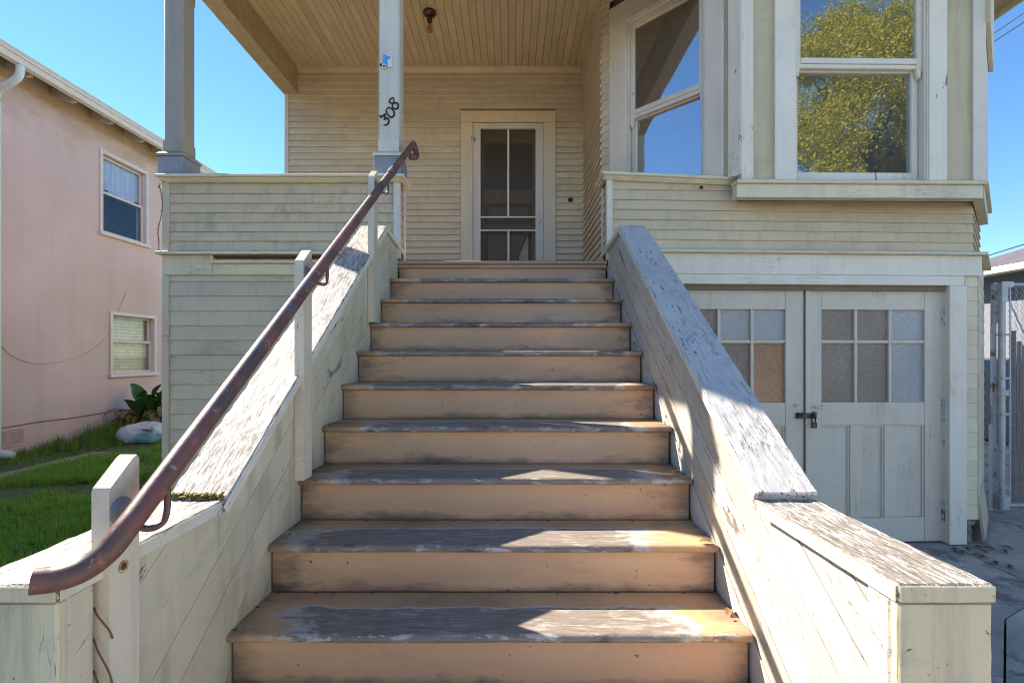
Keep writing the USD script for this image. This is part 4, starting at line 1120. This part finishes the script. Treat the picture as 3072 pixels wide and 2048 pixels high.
put(DV, 'barrel', tube([(c_[0], YP - 0.03, c_[2]), (c_[0] - 0.004, YP - 0.004, c_[2] + 0.01)], 0.016, 14), 'plastic')
put(DV, 'lens', lathe([(0, 0), (0.009, 0), (0.009, 0.002), (0, 0.002)], (c_[0], YP - 0.0305, c_[2]), 'y', 12), 'brass')
c_ = at(1143, 196, YP)
put(DV, 'knob', lathe([(0, 0), (0.009, 0), (0.010, 0.008), (0.005, 0.013), (0, 0.013)], (c_[0], YP - 0.001, c_[2]), 'y', 12), 'iron')

PL = thing('padlock', (gX(2432, DY), 4.1, gH(2432, 1270, DY)), 'dark padlock hanging from the garage door hasp', 'padlock')
lx, lz = gX(2436, DY), gH(2436, 1282, DY)
put(PL, 'lock_body', rs([bx(lx - 0.026, lx + 0.02, YF + DY - 0.045, YF + DY - 0.023, lz, lz + 0.05, 0.005)]), 'lock')
put(PL, 'shackle', rs([tube(spline([(lx - 0.02, YF + DY - 0.034, lz + 0.045), (lx - 0.024, YF + DY - 0.034, lz + 0.09), (lx - 0.010, YF + DY - 0.034, lz + 0.118), (lx + 0.006, YF + DY - 0.034, lz + 0.10), (lx + 0.008, YF + DY - 0.034, lz + 0.045)], 6), 0.0055, 10)]), 'iron')

VN = thing('dry_vine', (-2.95, 4.0, 0.8), 'thin dry thorny vine along the left corner of the porch', 'vine')
vp = [at(478 + 6 * math.sin(i * 1.3), 545 + i * 20.5, 3.99) for i in range(11)]
vp = spline([at(*p, 3.98) for p in ((494, 545), (478, 556), (484, 580), (487, 625), (476, 680), (474, 700), (476, 725), (477, 752))], 8)
put(VN, 'stem', tube(vp, 0.0035, 6), 'vine')
th_ = []
for p in vp[4::3]:
    for q in range(R.choice([1, 1, 2])):
        a = R.uniform(0, 6.28)
        th_.append(tube([p, p + np.array([math.cos(a) * 0.018, -0.006, math.sin(a) * 0.012])], [0.003, 0.0012], 5))
put(VN, 'thorns', th_, 'vine', kind='stuff')
MB = thing('utility_box', (-2.95, 4.3, 0.15), 'small round white meter cover on the left side of the porch house', 'meter')
c_ = at(489, 988, 4.25)
put(MB, 'cover', lathe([(0, 0), (0.055, 0), (0.055, 0.03), (0.045, 0.05), (0, 0.055)], (-2.876 - 0.06, 4.25, c_[2]), 'x', 20), 'plastic')
put(MB, 'mount', bx(-2.93, -2.876, 4.2, 4.3, c_[2] - 0.05, c_[2] + 0.05, 0.004), 'plastic')
TW = thing('dry_twigs', (-0.925, 1.04, -1.3), 'dry twigs wedged in the gap beside the near rail post', 'twigs')
for q in range(8):
    z_ = -0.56 - 0.07 * q
    p0 = np.array([-0.925, 1.073, z_]); n_ = R.uniform(0.03, 0.07)
    put(TW, 'twig', tube(spline([p0, p0 + [0.02, -0.012, -n_ * 0.3], p0 + [0.036, -0.004, -n_], p0 + [0.034, 0.01, -n_ * 1.6]], 5), 0.0022, 5), 'canna_dry')

# ------------------------------------------------------------------ pink house
PX = -7.65
PH = thing('pink_house', (PX - 4, 7.5, GR), 'two storey pink stucco house next door with white gutter', 'house')
WINS = [(8.995, 10.2, 2.275, 3.845), (9.225, 10.43, -0.40, 0.836)]
wall_poly = Polygon([(1.0, GR), (12.6, GR), (12.6, 4.525), (1.0, 4.525)])
for y0, y1, z0, z1 in WINS:
    wall_poly = wall_poly.difference(sbox(y0 + 0.06, z0 + 0.05, y1 - 0.06, z1 - 0.05))
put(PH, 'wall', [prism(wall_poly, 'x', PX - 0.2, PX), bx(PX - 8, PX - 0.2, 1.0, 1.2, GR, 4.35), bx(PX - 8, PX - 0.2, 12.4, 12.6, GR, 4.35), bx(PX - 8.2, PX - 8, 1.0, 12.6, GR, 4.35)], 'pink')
put(PH, 'inner_wall', bx(PX - 1.2, PX - 1.1, 1.3, 12.3, GR, 4.3), 'room')
rp_ = Polygon([(PX + 0.42, 4.40), (PX + 0.42, 4.45), (PX - 4, 6.0), (PX - 8.5, 4.45), (PX - 8.5, 4.40), (PX - 4, 5.92)])
rfp = put(PH, 'roof', prism(rp_, 'y', 0.5, 12.95), 'greyroof')
put(PH, 'eave_board', prism(Polygon([(PX + 0.40, 4.36), (PX + 0.40, 4.398), (PX - 0.3, 4.62), (PX - 0.3, 4.58)]), 'y', 0.5, 12.95), 'tail')
gprof = [(PX + 0.42, 4.23), (PX + 0.46, 4.215), (PX + 0.52, 4.235), (PX + 0.545, 4.30), (PX + 0.535, 4.36), (PX + 0.56, 4.385), (PX + 0.56, 4.40), (PX + 0.42, 4.40)]
put(PH, 'gutter', prism(Polygon(gprof), 'y', 0.45, 13.0), 'gutter')
put(PH, 'gutter_lip', tube([(PX + 0.552, 0.45, 4.325), (PX + 0.552, 13.0, 4.325)], 0.012, 8), 'frame_pink')
for i in range(15):
    y = 6.05 + 0.5 + 0.745 * i - 3.7
    put(PH, 'rafter_tail', prism(Polygon([(PX - 0.05, 4.33), (PX - 0.05, 4.47), (PX + 0.36, 4.34), (PX + 0.38, 4.22), (PX + 0.30, 4.215)]), 'y', y, y + 0.05), 'frame_pink')
for wi, (y0, y1, z0, z1) in enumerate(WINS):
    w = put(PH, 'window', [bx(PX - 0.06, PX + 0.025, y0, y0 + 0.065, z0, z1, 0.004), bx(PX - 0.06, PX + 0.025, y1 - 0.065, y1, z0, z1, 0.004), bx(PX - 0.06, PX + 0.0255, y0 + 0.0655, y1 - 0.0655, z1 - 0.065, z1, 0.004), bx(PX - 0.06, PX + 0.06, y0 - 0.03, y1 + 0.03, z0 - 0.03, z0 + 0.035, 0.004)], 'frame_pink',
            label=['upper window with a pale blue curtain', 'lower window with closed cream blinds'][wi])
    a, b = y0 + 0.066, y1 - 0.066
    zm = (z0 + z1) / 2 + (0.02 if wi == 0 else 0.05)
    for q0, q1, xo in ((z0 + 0.036, zm + 0.02, -0.05), (zm - 0.02, z1 - 0.066, -0.085)):
        put(w, 'sash', [bx(PX + xo - 0.03, PX + xo, a, a + 0.045, q0, q1), bx(PX + xo - 0.03, PX + xo, b - 0.045, b, q0, q1), bx(PX + xo - 0.03, PX + xo, a + 0.0455, b - 0.0455, q1 - 0.04, q1), bx(PX + xo - 0.03, PX + xo, a + 0.0455, b - 0.0455, q0, q0 + 0.045)], 'frame_pink')
        put(w, 'pane', bx(PX + xo - 0.018, PX + xo - 0.014, a + 0.045, b - 0.045, q0 + 0.045, q1 - 0.04), 'pane_dark')
    if wi == 0:
        n = 60
        yy = np.linspace(a, b, n); zz = np.linspace(zm - 0.0, z1 - 0.06, 14)
        v = []
        for j, zq in enumerate(zz):
            for i, yq in enumerate(yy):
                t = j / 13
                pull = 0.55 + 0.45 * t
                v.append((PX - 0.16 + 0.03 * math.sin(i * 0.9 + 0.6 * math.sin(j * 0.3)) * (1.2 - 0.5 * t), yq, zq + (0.12 * abs(yq - (a + b) / 2 - 0.1) / 0.5 * (1 - t))))
        f = [(j * n + i, j * n + i + 1, (j + 1) * n + i + 1) for j in range(13) for i in range(n - 1)] + [(j * n + i, (j + 1) * n + i + 1, (j + 1) * n + i) for j in range(13) for i in range(n - 1)]
        put(w, 'curtain', (np.array(v), np.array(f)), 'curtain', smooth=True)
    else:
        zq = z0 + 0.06
        while zq < z1 - 0.08:
            put(w, 'blind_slat', prism(Polygon([(PX - 0.175, zq), (PX - 0.168, zq), (PX - 0.185, zq + 0.062), (PX - 0.192, zq + 0.062)]), 'y', a, b), 'blind')
            zq += 0.065
vt = put(PH, 'foundation_vent', [bx(PX + 0.001, PX + 0.012, 7.23, 7.60, -1.40, -1.385), bx(PX + 0.001, PX + 0.012, 7.23, 7.60, -1.155, -1.14), bx(PX + 0.001, PX + 0.012, 7.23, 7.245, -1.3845, -1.1555), bx(PX + 0.001, PX + 0.012, 7.585, 7.60, -1.3845, -1.1555), bx(PX + 0.001, PX + 0.012, 7.34, 7.36, -1.3845, -1.1555)], 'pink')
put(vt, 'vent_dark', bx(PX + 0.001, PX + 0.003, 7.246, 7.584, -1.384, -1.156), 'dark')
for i in range(9):
    z_ = -1.378 + i * 0.0255
    put(vt, 'vent_slat', prism(Polygon([(PX + 0.004, z_), (PX + 0.014, z_ - 0.006), (PX + 0.014, z_ + 0.004), (PX + 0.004, z_ + 0.012)]), 'y', 7.246, 7.584), 'pink')
sp_ = put(PH, 'downspout', [bx(PX + 0.01, PX + 0.08, 7.06, 7.20, -1.40, 3.75, 0.01)], 'spout')
el = np.array([(PX + 0.48, 7.07, 4.22), (PX + 0.48, 7.07, 4.14), (PX + 0.45, 7.07, 4.06), (PX + 0.34, 7.08, 3.99), (PX + 0.16, 7.11, 3.93), (PX + 0.06, 7.13, 3.84), (PX + 0.045, 7.13, 3.6)])
put(sp_, 'spout_elbow', tube(spline(el, 5), 0.052, 14), 'spout', smooth=40)
put(sp_, 'spout_foot', [tube(spline([(PX + 0.045, 7.13, -1.36), (PX + 0.06, 7.13, -1.42), (PX + 0.14, 7.15, -1.46), (PX + 0.26, 7.19, -1.49)], 5), 0.058, 14)], 'spout', smooth=40)
CB = thing('wall_cable', (PX, 8, -1.09), 'thin dark cable stapled low along the pink wall', 'cable')
put(CB, 'wire', tube(spline([(PX + 0.008, yy, -1.09 + 0.006 * math.sin(yy * 5)) for yy in np.arange(7.25, 11.5, 0.25)], 4), 0.006, 6), 'tail')
cpts = [(5, 1037), (30, 1062), (60, 1078), (95, 1088), (130, 1090), (175, 1085), (220, 1073), (262, 1058), (300, 1030), (325, 1005), (345, 960), (365, 910), (379, 878)]
def pinkpt(px, py, X=PX + 0.008):
    Y = X * F / (px - CX)
    return np.array([X, Y, (CY - py) * Y / F])
CB2 = thing('loose_cable', (PX, 8, 0), 'loose thin cable drooping across the pink wall', 'cable')
put(CB2, 'wire', tube(spline([pinkpt(*p) for p in cpts], 4), 0.0045, 6), 'pink')

# ------------------------------------------------------------------ sack, canna, grass
SK = thing('sack', (-6.55, 8.6, LAWN), 'lumpy white plastic sack with teal print lying in the grass', 'sack')
m = trimesh.creation.icosphere(4, 1.0)
v = np.array(m.vertices)
v = np.sign(v) * np.abs(v) ** 0.8
v = v * [0.50, 0.32, 0.20]
v += m.vertex_normals * ((meshkit.fbm(v * 5.0, 4, 2) - 0.5) * 0.14)[:, None]
v[:, 2] = np.maximum(v[:, 2] * (1.0 + 0.35 * v[:, 0]), -0.12)
put(SK, 'bag', (v + [-6.52, 8.7, LAWN + 0.13], m.faces), 'sack', smooth=True)
put('/World', 'wood_scrap', local(bx(-0.15, 0.15, -0.03, 0.03, -0.01, 0.012, 0.004), (-6.34, 8.42), (1, -0.5)) if False else (lambda m: (m[0] + [0, 0, LAWN + 0.25 - 0.35 * (m[0][:, [0]] * 0 + 0)[:, 0].mean()], m[1]))(local(bx(-0.13, 0.13, -0.03, 0.03, -0.008, 0.012, 0.004), (-6.33, 8.40), (1, -0.45))), 'brown_wood', label='dark strip of scrap wood on the white sack', cat='scrap wood')


def blade_leaf(base, d, L, W, bend, nseg=8, curl=0.0):
    """One lance-shaped leaf that rises along d and bends over."""
    d = np.array(d, float); d /= np.linalg.norm(d)
    side = np.cross(d, [0, 0, 1.0]); side /= np.linalg.norm(side)
    v, f = [], []
    p = np.array(base, float); cur = d.copy()
    for i in range(nseg + 1):
        t = i / nseg
        w = W * (math.sin(math.pi * min(1, 0.08 + t * 0.92)) ** 0.8)
        nn = np.cross(side, cur)
        v += [p - side * w + nn * w * 0.5, p, p + side * w + nn * w * 0.5]
        p = p + cur * L / nseg
        cur = cur + np.array([0, 0, -bend / nseg]); cur /= np.linalg.norm(cur)
    for i in range(nseg):
        a = i * 3
        f += [(a, a + 1, a + 4), (a, a + 4, a + 3), (a + 1, a + 2, a + 5), (a + 1, a + 5, a + 4)]
    return np.array(v), np.array(f)


CN = thing('canna_plant', (-7.2, 9.6, LAWN), 'broad leaved canna plant with withered brown leaves by the pink wall', 'plant')
for i in range(26):
    bxp = np.array([-7.25 + R.uniform(-0.12, 0.75), 9.5 + R.uniform(-0.25, 0.4), LAWN])
    a = R.uniform(0, 6.28); h_ = R.uniform(0.25, 0.72)
    put(CN, 'stalk', tube([bxp, bxp + [0.03 * math.cos(a), 0.03 * math.sin(a), h_]], [0.014, 0.01], 6), 'canna')
    for q in range(2):
        a2 = a + q * 2.6 + R.uniform(-0.5, 0.5)
        put(CN, 'leaf', blade_leaf(bxp + [0, 0, h_ * (0.6 + 0.4 * q)], (math.cos(a2) * 0.55, math.sin(a2) * 0.55, 1.0), R.uniform(0.3, 0.48), R.uniform(0.07, 0.115), R.uniform(0.3, 1.5)), 'canna', smooth=True)
for i in range(20):
    bxp = np.array([-7.15 + R.uniform(-0.1, 0.7), 9.05 + R.uniform(-0.15, 0.15), LAWN + R.uniform(0.18, 0.55)])
    a = R.uniform(3.4, 6.0)
    put(CN, 'withered_leaf', blade_leaf(bxp, (math.cos(a) * 0.8, math.sin(a) * 0.8, 0.7), R.uniform(0.25, 0.45), R.uniform(0.03, 0.055), R.uniform(1.8, 3.2)), 'canna_dry', smooth=True)


def grass_tuft(n, hmin, hmax, spread, w, rnd, lean=0.6):
    vs, fs = [], []
    for i in range(n):
        a, r = rnd.uniform(0, 6.28), spread * math.sqrt(rnd.random())
        b = np.array([r * math.cos(a), r * math.sin(a), 0])
        h_ = rnd.uniform(hmin, hmax); a2 = rnd.uniform(0, 6.28); ln_ = rnd.uniform(0.1, lean)
        tip = b + np.array([math.cos(a2) * ln_ * h_, math.sin(a2) * ln_ * h_, h_])
        mid = b + np.array([math.cos(a2) * ln_ * h_ * 0.35, math.sin(a2) * ln_ * h_ * 0.35, h_ * 0.6])
        s = np.array([-math.sin(a2), math.cos(a2), 0]) * w
        o = len(vs)
        vs += [b - s, b + s, mid - s * 0.8, mid + s * 0.8, tip]
        fs += [(o, o + 1, o + 3), (o, o + 3, o + 2), (o + 2, o + 3, o + 4)]
    return np.array(vs), np.array(fs)


def clover_tuft(n, spread, rnd):
    vs, fs = [], []
    for i in range(n):
        a, r = rnd.uniform(0, 6.28), spread * math.sqrt(rnd.random())
        c = np.array([r * math.cos(a), r * math.sin(a), rnd.uniform(0.02, 0.06)])
        for q in range(3):
            b = rnd.uniform(0, 0.6) + q * 2.1
            d = np.array([math.cos(b), math.sin(b), rnd.uniform(-0.1, 0.4)]) * 0.018
            s = np.array([-math.sin(b), math.cos(b), 0]) * 0.010
            o = len(vs)
            vs += [c, c + d * 0.6 + s, c + d * 1.15, c + d * 0.6 - s]
            fs += [(o, o + 1, o + 2), (o, o + 2, o + 3)]
    return np.array(vs), np.array(fs)


def instancer(name, protos, mats, pts, scales, yaws, label, cat, seed):
    p = fresh('/World', name)
    pi = UsdGeom.PointInstancer.Define(stage, p)
    for i, (mesh, mat) in enumerate(zip(protos, mats)):
        q = '%s/%s' % (p, 'tuft' if i == 0 else 'tuft_%03d' % i)
        usdkit.mesh(stage, q, mesh, M[mat])
        pi.CreatePrototypesRel().AddTarget(q)
    rnd = np.random.default_rng(seed)
    pts = np.array(pts, float); pts[:, 2] += E
    pi.CreatePositionsAttr(Vt.Vec3fArray.FromNumpy(pts.astype(np.float32)))
    pi.CreateProtoIndicesAttr(Vt.IntArray.FromNumpy(rnd.integers(0, len(protos), len(pts)).astype(np.int32)))
    pi.CreateScalesAttr(Vt.Vec3fArray.FromNumpy(np.repeat(np.array(scales, np.float32)[:, None], 3, 1)))
    pi.CreateOrientationsAttr(Vt.QuathArray([Gf.Quath(float(math.cos(a / 2)), 0.0, 0.0, float(math.sin(a / 2))) for a in yaws]))
    tag(pi.GetPrim(), label, cat, None, 'stuff')


GN = np.random.default_rng(11)
rg = random.Random(5)
protos = [grass_tuft(46, 0.02, 0.075, 0.10, 0.0026, rg, 1.5) for _ in range(3)] + [grass_tuft(30, 0.05, 0.125, 0.08, 0.0024, rg, 0.8) for _ in range(3)] + [grass_tuft(30, 0.03, 0.09, 0.09, 0.0022, rg, 1.2)] + [clover_tuft(26, 0.10, rg)]
n = 17000
P_ = np.c_[GN.uniform(-6.25, -1.14, n), 1.0 + 11.0 * GN.random(n) ** 1.35, np.full(n, LAWN)]
dens = meshkit.fbm(P_ * [1.3, 1.3, 0], 3, 4)
keep = (dens > 0.33) & ~((P_[:, 0] > -2.8) & (P_[:, 1] > 3.9))
P_ = P_[keep]
instancer('lawn_grass', protos, ['grass'] * 6 + ['weed', 'clover'], P_, GN.uniform(0.8, 1.35, len(P_)), GN.uniform(0, 6.28, len(P_)), 'green lawn of grass and clover between the stairs and the pink house', 'grass', 1)
protos = [grass_tuft(26, 0.08, 0.34, 0.10, 0.0045, rg, 0.9) for _ in range(4)]
n = 700
P_ = np.c_[GN.uniform(-7.6, -6.6, n), GN.uniform(6.3, 11.5, n), np.full(n, LAWN)]
sc = np.clip(0.28 + (P_[:, 1] - 7.2) * 0.55, 0.28, 1.6) * np.where(P_[:, 0] < -7.0, 1.0, 0.55) * GN.uniform(0.6, 1.15, n)
instancer('tall_weeds', protos, ['weed', 'weed', 'grass', 'weed'], P_, sc, GN.uniform(0, 6.28, n), 'tall grassy weeds along the foot of the pink wall', 'weeds', 2)

# ------------------------------------------------------------------ right side: neighbour, gate, cables
GH = thing('grey_house', (11, 7, GR), 'low grey stucco house with dark shingle roof beyond the gate', 'house')
put(GH, 'wall', [bx(9.2, 14.5, 3.0, 10.2, GR, 1.62)], 'greywall')
rv = np.array([(8.78, 2.4, 1.60), (8.78, 10.5, 1.60), (15, 10.5, 1.60), (15, 2.4, 1.60), (11.9, 5.6, 2.86), (11.9, 7.4, 2.86)])
put(GH, 'roof', (rv, np.array([(0, 1, 5), (0, 5, 4), (1, 2, 5), (2, 3, 4), (2, 4, 5), (3, 0, 4)])), 'greyroof')
put(GH, 'gutter', [bx(8.70, 8.79, 2.4, 10.5, 1.45, 1.585, 0.02)], 'gutter')
put(GH, 'soffit', bx(8.80, 9.2, 2.45, 10.4, 1.50, 1.58), 'frame_pink')
GT = thing('chain_link_gate', (5.6, 5.0, GR), 'galvanised chain link gate with brown slats beside the house', 'gate')
g0_, g1_, gz0, gz1 = 5.08, 6.9, -1.60, 0.745
put(GT, 'gate_frame', [tube([(g0_, 5.0, gz0 + 0.04), (g0_, 5.0, gz1)], 0.030, 14), tube([(g0_, 5.0, gz1 - 0.02), (g1_, 5.0, gz1 - 0.02)], 0.022, 12), tube([(g0_, 5.0, gz0 + 0.05), (g1_, 5.0, gz0 + 0.05)], 0.022, 12), tube([(g1_, 5.0, gz0), (g1_, 5.0, gz1)], 0.03, 14)], 'steel', smooth=40)
put(GT, 'corner_fitting', bx(g0_ - 0.03, g0_ + 0.09, 4.965, 4.97, gz1 - 0.05, gz1 + 0.01), 'steel')
put(GT, 'corner_fitting', bx(g0_ - 0.045, g0_ + 0.05, 4.955, 5.045, gz0, gz0 + 0.16, 0.015), 'steel')
put(GT, 'corner_fitting', [bx(g0_ - 0.032, g0_ + 0.03, 4.963, 4.968, gz1 - 0.2, gz1 - 0.055)], 'steel')
wv = []
st_ = 0.062
for i in range(int((g1_ - g0_) / st_) + 1):
    for s in (0, 1):
        pts = []
        n = int((gz1 - gz0 - 0.1) / st_)
        for j in range(n + 1):
            pts.append((g0_ + 0.045 + (i + 0.5 * ((j + s) % 2)) * st_, 4.972 + 0.004 * ((j % 2) * 2 - 1) * (1 if s else -1), gz0 + 0.07 + j * st_))
        wv.append(tube(pts, 0.0022, 4))
put(GT, 'chain_mesh', wv, 'steel', kind='stuff')
put(GT, 'tension_bar', bx(g0_ + 0.05, g0_ + 0.062, 4.968, 4.973, gz0 + 0.06, gz1 - 0.05), 'steel')
for z_ in (0.2, -0.25, -0.62, -1.0, -1.38):
    put(GT, 'tie_band', bx(g0_ - 0.034, g0_ + 0.066, 4.962, 5.035, z_, z_ + 0.02, 0.003), 'steel')
put(GT, 'brace_rod', tube([(g0_ + 0.03, 4.985, gz1 - 0.12), (g0_ + 0.5, 4.985, -0.4)], 0.006, 8), 'steel')
put(GT, 'latch', bx(g0_ - 0.05, g0_ + 0.035, 4.955, 4.99, -0.42, -0.36, 0.004), 'rusty')
i = 0
x = g0_ + 0.10
while x < g1_ - 0.05:
    put(GT, 'slat', bx(x, x + 0.048, 5.0, 5.006, gz0 + 0.08, (0.12 if i % 3 else 0.30) + R.uniform(-0.1, 0.05)), 'slat')
    x += 0.058; i += 1
OP = thing('rusty_post', (5.0, 5.05, GR), 'rusty flaking steel post behind the gate edge', 'post')
put(OP, 'angle_iron', [worn_box(5.015, 5.06, 5.05, 5.06, -0.53, 0.33, 0.03, 0.002, 90), worn_box(5.0, 5.055, 5.05, 5.06, GR, -0.72, 0.03, 0.002, 92), worn_box(5.05, 5.10, 5.055, 5.062, 0.331, 0.76, 0.03, 0.002, 91), bx(5.052, 5.09, 5.062, 5.09, GR, 0.74)], 'rusty')


def cable(name, a, b, sag_, r, label):
    t = np.linspace(0, 1, 24)[:, None]
    p = np.array(a) * (1 - t) + np.array(b) * t
    p[:, 2] -= sag_ * 4 * (t * (1 - t))[:, 0]
    m = tube(p, r, 6)
    put('/World', name, m, 'wire', label=label, cat='cable')


def thru(px0, py0, Y0_, px1, py1, Y1_, ext=0.6):
    a, b = at(px0, py0, Y0_), at(px1, py1, Y1_)
    return a - (b - a) * ext, b + (b - a) * ext


a_, b_ = thru(2959, 116.6, 16.0, 3072, 39.5, 14.0); cable('power_cable', a_, b_, 0.0, 0.013, 'thin upper cable crossing the sky right of the house')
a_, b_ = thru(2959, 140, 16.0, 3072, 67, 14.0); cable('power_cable', a_, b_, 0.0, 0.017, 'thicker second cable crossing the sky right of the house')
a_, b_ = thru(2963.6, 767, 12.0, 3072, 733, 10.5); cable('power_cable', a_, b_, 0.0, 0.012, 'low cable just above the grey shingle roof')

lv = [(2870, 1655), (2885, 1660), (2905, 1651), (2918, 1664), (2935, 1672), (2960, 1660), (2950, 1690), (2990, 1695), (2925, 1642), (3005, 1640), (3020, 1660), (2985, 1650), (2898, 1640), (3040, 1700), (2850, 1646)]
for i, (px, py) in enumerate(lv):
    Y = -GR * F / (py - CY); p = at(px, py, Y)
    p[2] = GR + 0.006
    a = R.uniform(0, 6.28)
    put('/World', 'fallen_leaf', blade_leaf(p, (math.cos(a), math.sin(a), 0.3), R.uniform(0.05, 0.09), R.uniform(0.012, 0.022), 0.7, 5), 'leaf_red' if i % 3 else 'leaf_brown', label='small dark red dry leaf fallen on the driveway by the garage post' if i % 3 else 'small curled brown dry leaf fallen on the driveway by the garage post', cat='leaf', group='red leaves fallen on the driveway' if i % 3 else 'brown leaves fallen on the driveway', smooth=True)
for i, (px, py, X_) in enumerate(((0, 0, 0),)):
    pass
for i, (x, y, hh) in enumerate(((0.775, 2.20, FLOOR - 7 * RISE), (0.785, 1.885, FLOOR - 8 * RISE), (0.77, 1.71, FLOOR - 9 * RISE))):
    a = R.uniform(0, 6.28)
    put('/World', 'fallen_leaf', blade_leaf((x, y, hh + 0.006), (math.cos(a), math.sin(a), 0.3), 0.05, 0.014, 0.7, 5), 'leaf_brown', label=['tiny curled leaf on the eighth tread by the right wall', 'tiny curled leaf on the ninth tread by the right wall', 'tiny curled leaf at the lowest tread by the right wall'][i], cat='leaf', smooth=True)

# ------------------------------------------------------------------ across the street (seen in the panes, and bouncing light)
put('/World', 'sidewalk', prism(rect(-60, 60, -3.58, -1.45), 'z', GR - 0.05, GR + 0.004), 'concrete', kind='structure', label='concrete sidewalk along the street', cat='sidewalk')
put('/World', 'front_walk', prism(rect(-1.12, 1.0, -1.44, 1.02), 'z', GR - 0.05, GR + 0.002), 'concrete', kind='structure', label='concrete walk in front of the stairs', cat='path')
put('/World', 'sidewalk', prism(rect(-60, 60, -14.0, -11.02), 'z', GR - 0.05, GR + 0.05), 'concrete', kind='structure', label='concrete sidewalk across the street', cat='sidewalk')
M['tan'] = plain('tan_stucco', (0.52, 0.42, 0.32), rough=0.9)
M['cream2'] = plain('cream_stucco', (0.60, 0.55, 0.44), rough=0.9)
for i, (x0, x1, mat, hh, words) in enumerate(((-26, -15, 'cream2', 4.5, 'cream stucco house across the street, left'), (-13, -1, 'tan', 3.6, 'tan stucco house across the street, opposite the stairs'), (1.5, 12, 'cream2', 3.4, 'pale house across the street behind the autumn tree'), (14, 26, 'tan', 4.2, 'tan house across the street, right'))):
    h_ = thing('far_house', ((x0 + x1) / 2, -18, GR), words, 'house')
    put(h_, 'wall', [bx(x0, x1, -26, -17, GR, hh)], mat)
    xm = (x0 + x1) / 2
    put(h_, 'roof', [prism(Polygon([(x0 - 0.5, hh), (x1 + 0.5, hh), (xm, hh + 2.2)]), 'y', -26.5, -16.5)], 'greyroof')
    for wx in (x0 + 2, xm - 0.6, x1 - 3.2):
        w_ = put(h_, 'window', bx(wx, wx + 1.3, -17.0, -16.95, hh - 2.2, hh - 0.6, 0.01), 'frame_pink')
        put(w_, 'pane', bx(wx + 0.1, wx + 1.2, -16.949, -16.94, hh - 2.1, hh - 0.7), 'dark')
    put(h_, 'door', bx(xm + 1.5, xm + 2.5, -17.0, -16.95, GR, GR + 2.1), 'brown_wood')

TR = thing('street_tree', (14.0, -10.0, GR), 'tall yellow green autumn tree across the street', 'tree')
tb = np.array([14.0, -10.0, GR])
put(TR, 'trunk', tube(spline([tb, tb + [0.1, 0, 2.5], tb + [-0.1, 0.1, 5.0], tb + [0.1, 0, 9.0]], 6), np.linspace(0.28, 0.09, 19), 12), 'bark', smooth=60)
rt = np.random.default_rng(3)
cl = []
for i in range(85):
    a = rt.uniform(0, 6.28); z_ = rt.uniform(2.6, 14.5)
    rr = 4.8 * math.sin(math.pi * min(1, max(0.05, (z_ - 2.2) / 13.5))) ** 0.7
    r_ = rr * rt.uniform(0.35, 1.0)
    c = tb + [r_ * math.cos(a), r_ * math.sin(a), z_]
    cl.append((c, rt.uniform(0.7, 1.35)))
    if i < 14:
        s0 = tb + [0, 0, min(z_ * 0.7 + 1.0, 9.0)]
        put(TR, 'branch', tube(spline([s0, s0 * 0.45 + c * 0.55 + [0, 0, -0.3], c], 5), np.linspace(0.07, 0.02, 11), 7), 'bark', smooth=60)
N = 210000
ci = rt.integers(0, len(cl), N)
cc = np.array([c for c, _ in cl])[ci]; cr = np.array([r for _, r in cl])[ci]
d = rt.normal(size=(N, 3)); d /= np.linalg.norm(d, axis=1, keepdims=True)
pos = cc + d * (cr * rt.random(N) ** 0.45)[:, None]
u = rt.normal(size=(N, 3)); u /= np.linalg.norm(u, axis=1, keepdims=True)
w = np.cross(u, rt.normal(size=(N, 3))); w /= np.linalg.norm(w, axis=1, keepdims=True)
s = rt.uniform(0.03, 0.068, N)[:, None]
v = np.stack([pos - u * s, pos + w * s * 0.6, pos + u * s, pos - w * s * 0.6], 1).reshape(-1, 3)
q = np.arange(N) * 4
put(TR, 'crown', (v, np.vstack([np.c_[q, q + 1, q + 2], np.c_[q, q + 2, q + 3]])), 'tree_leaf')
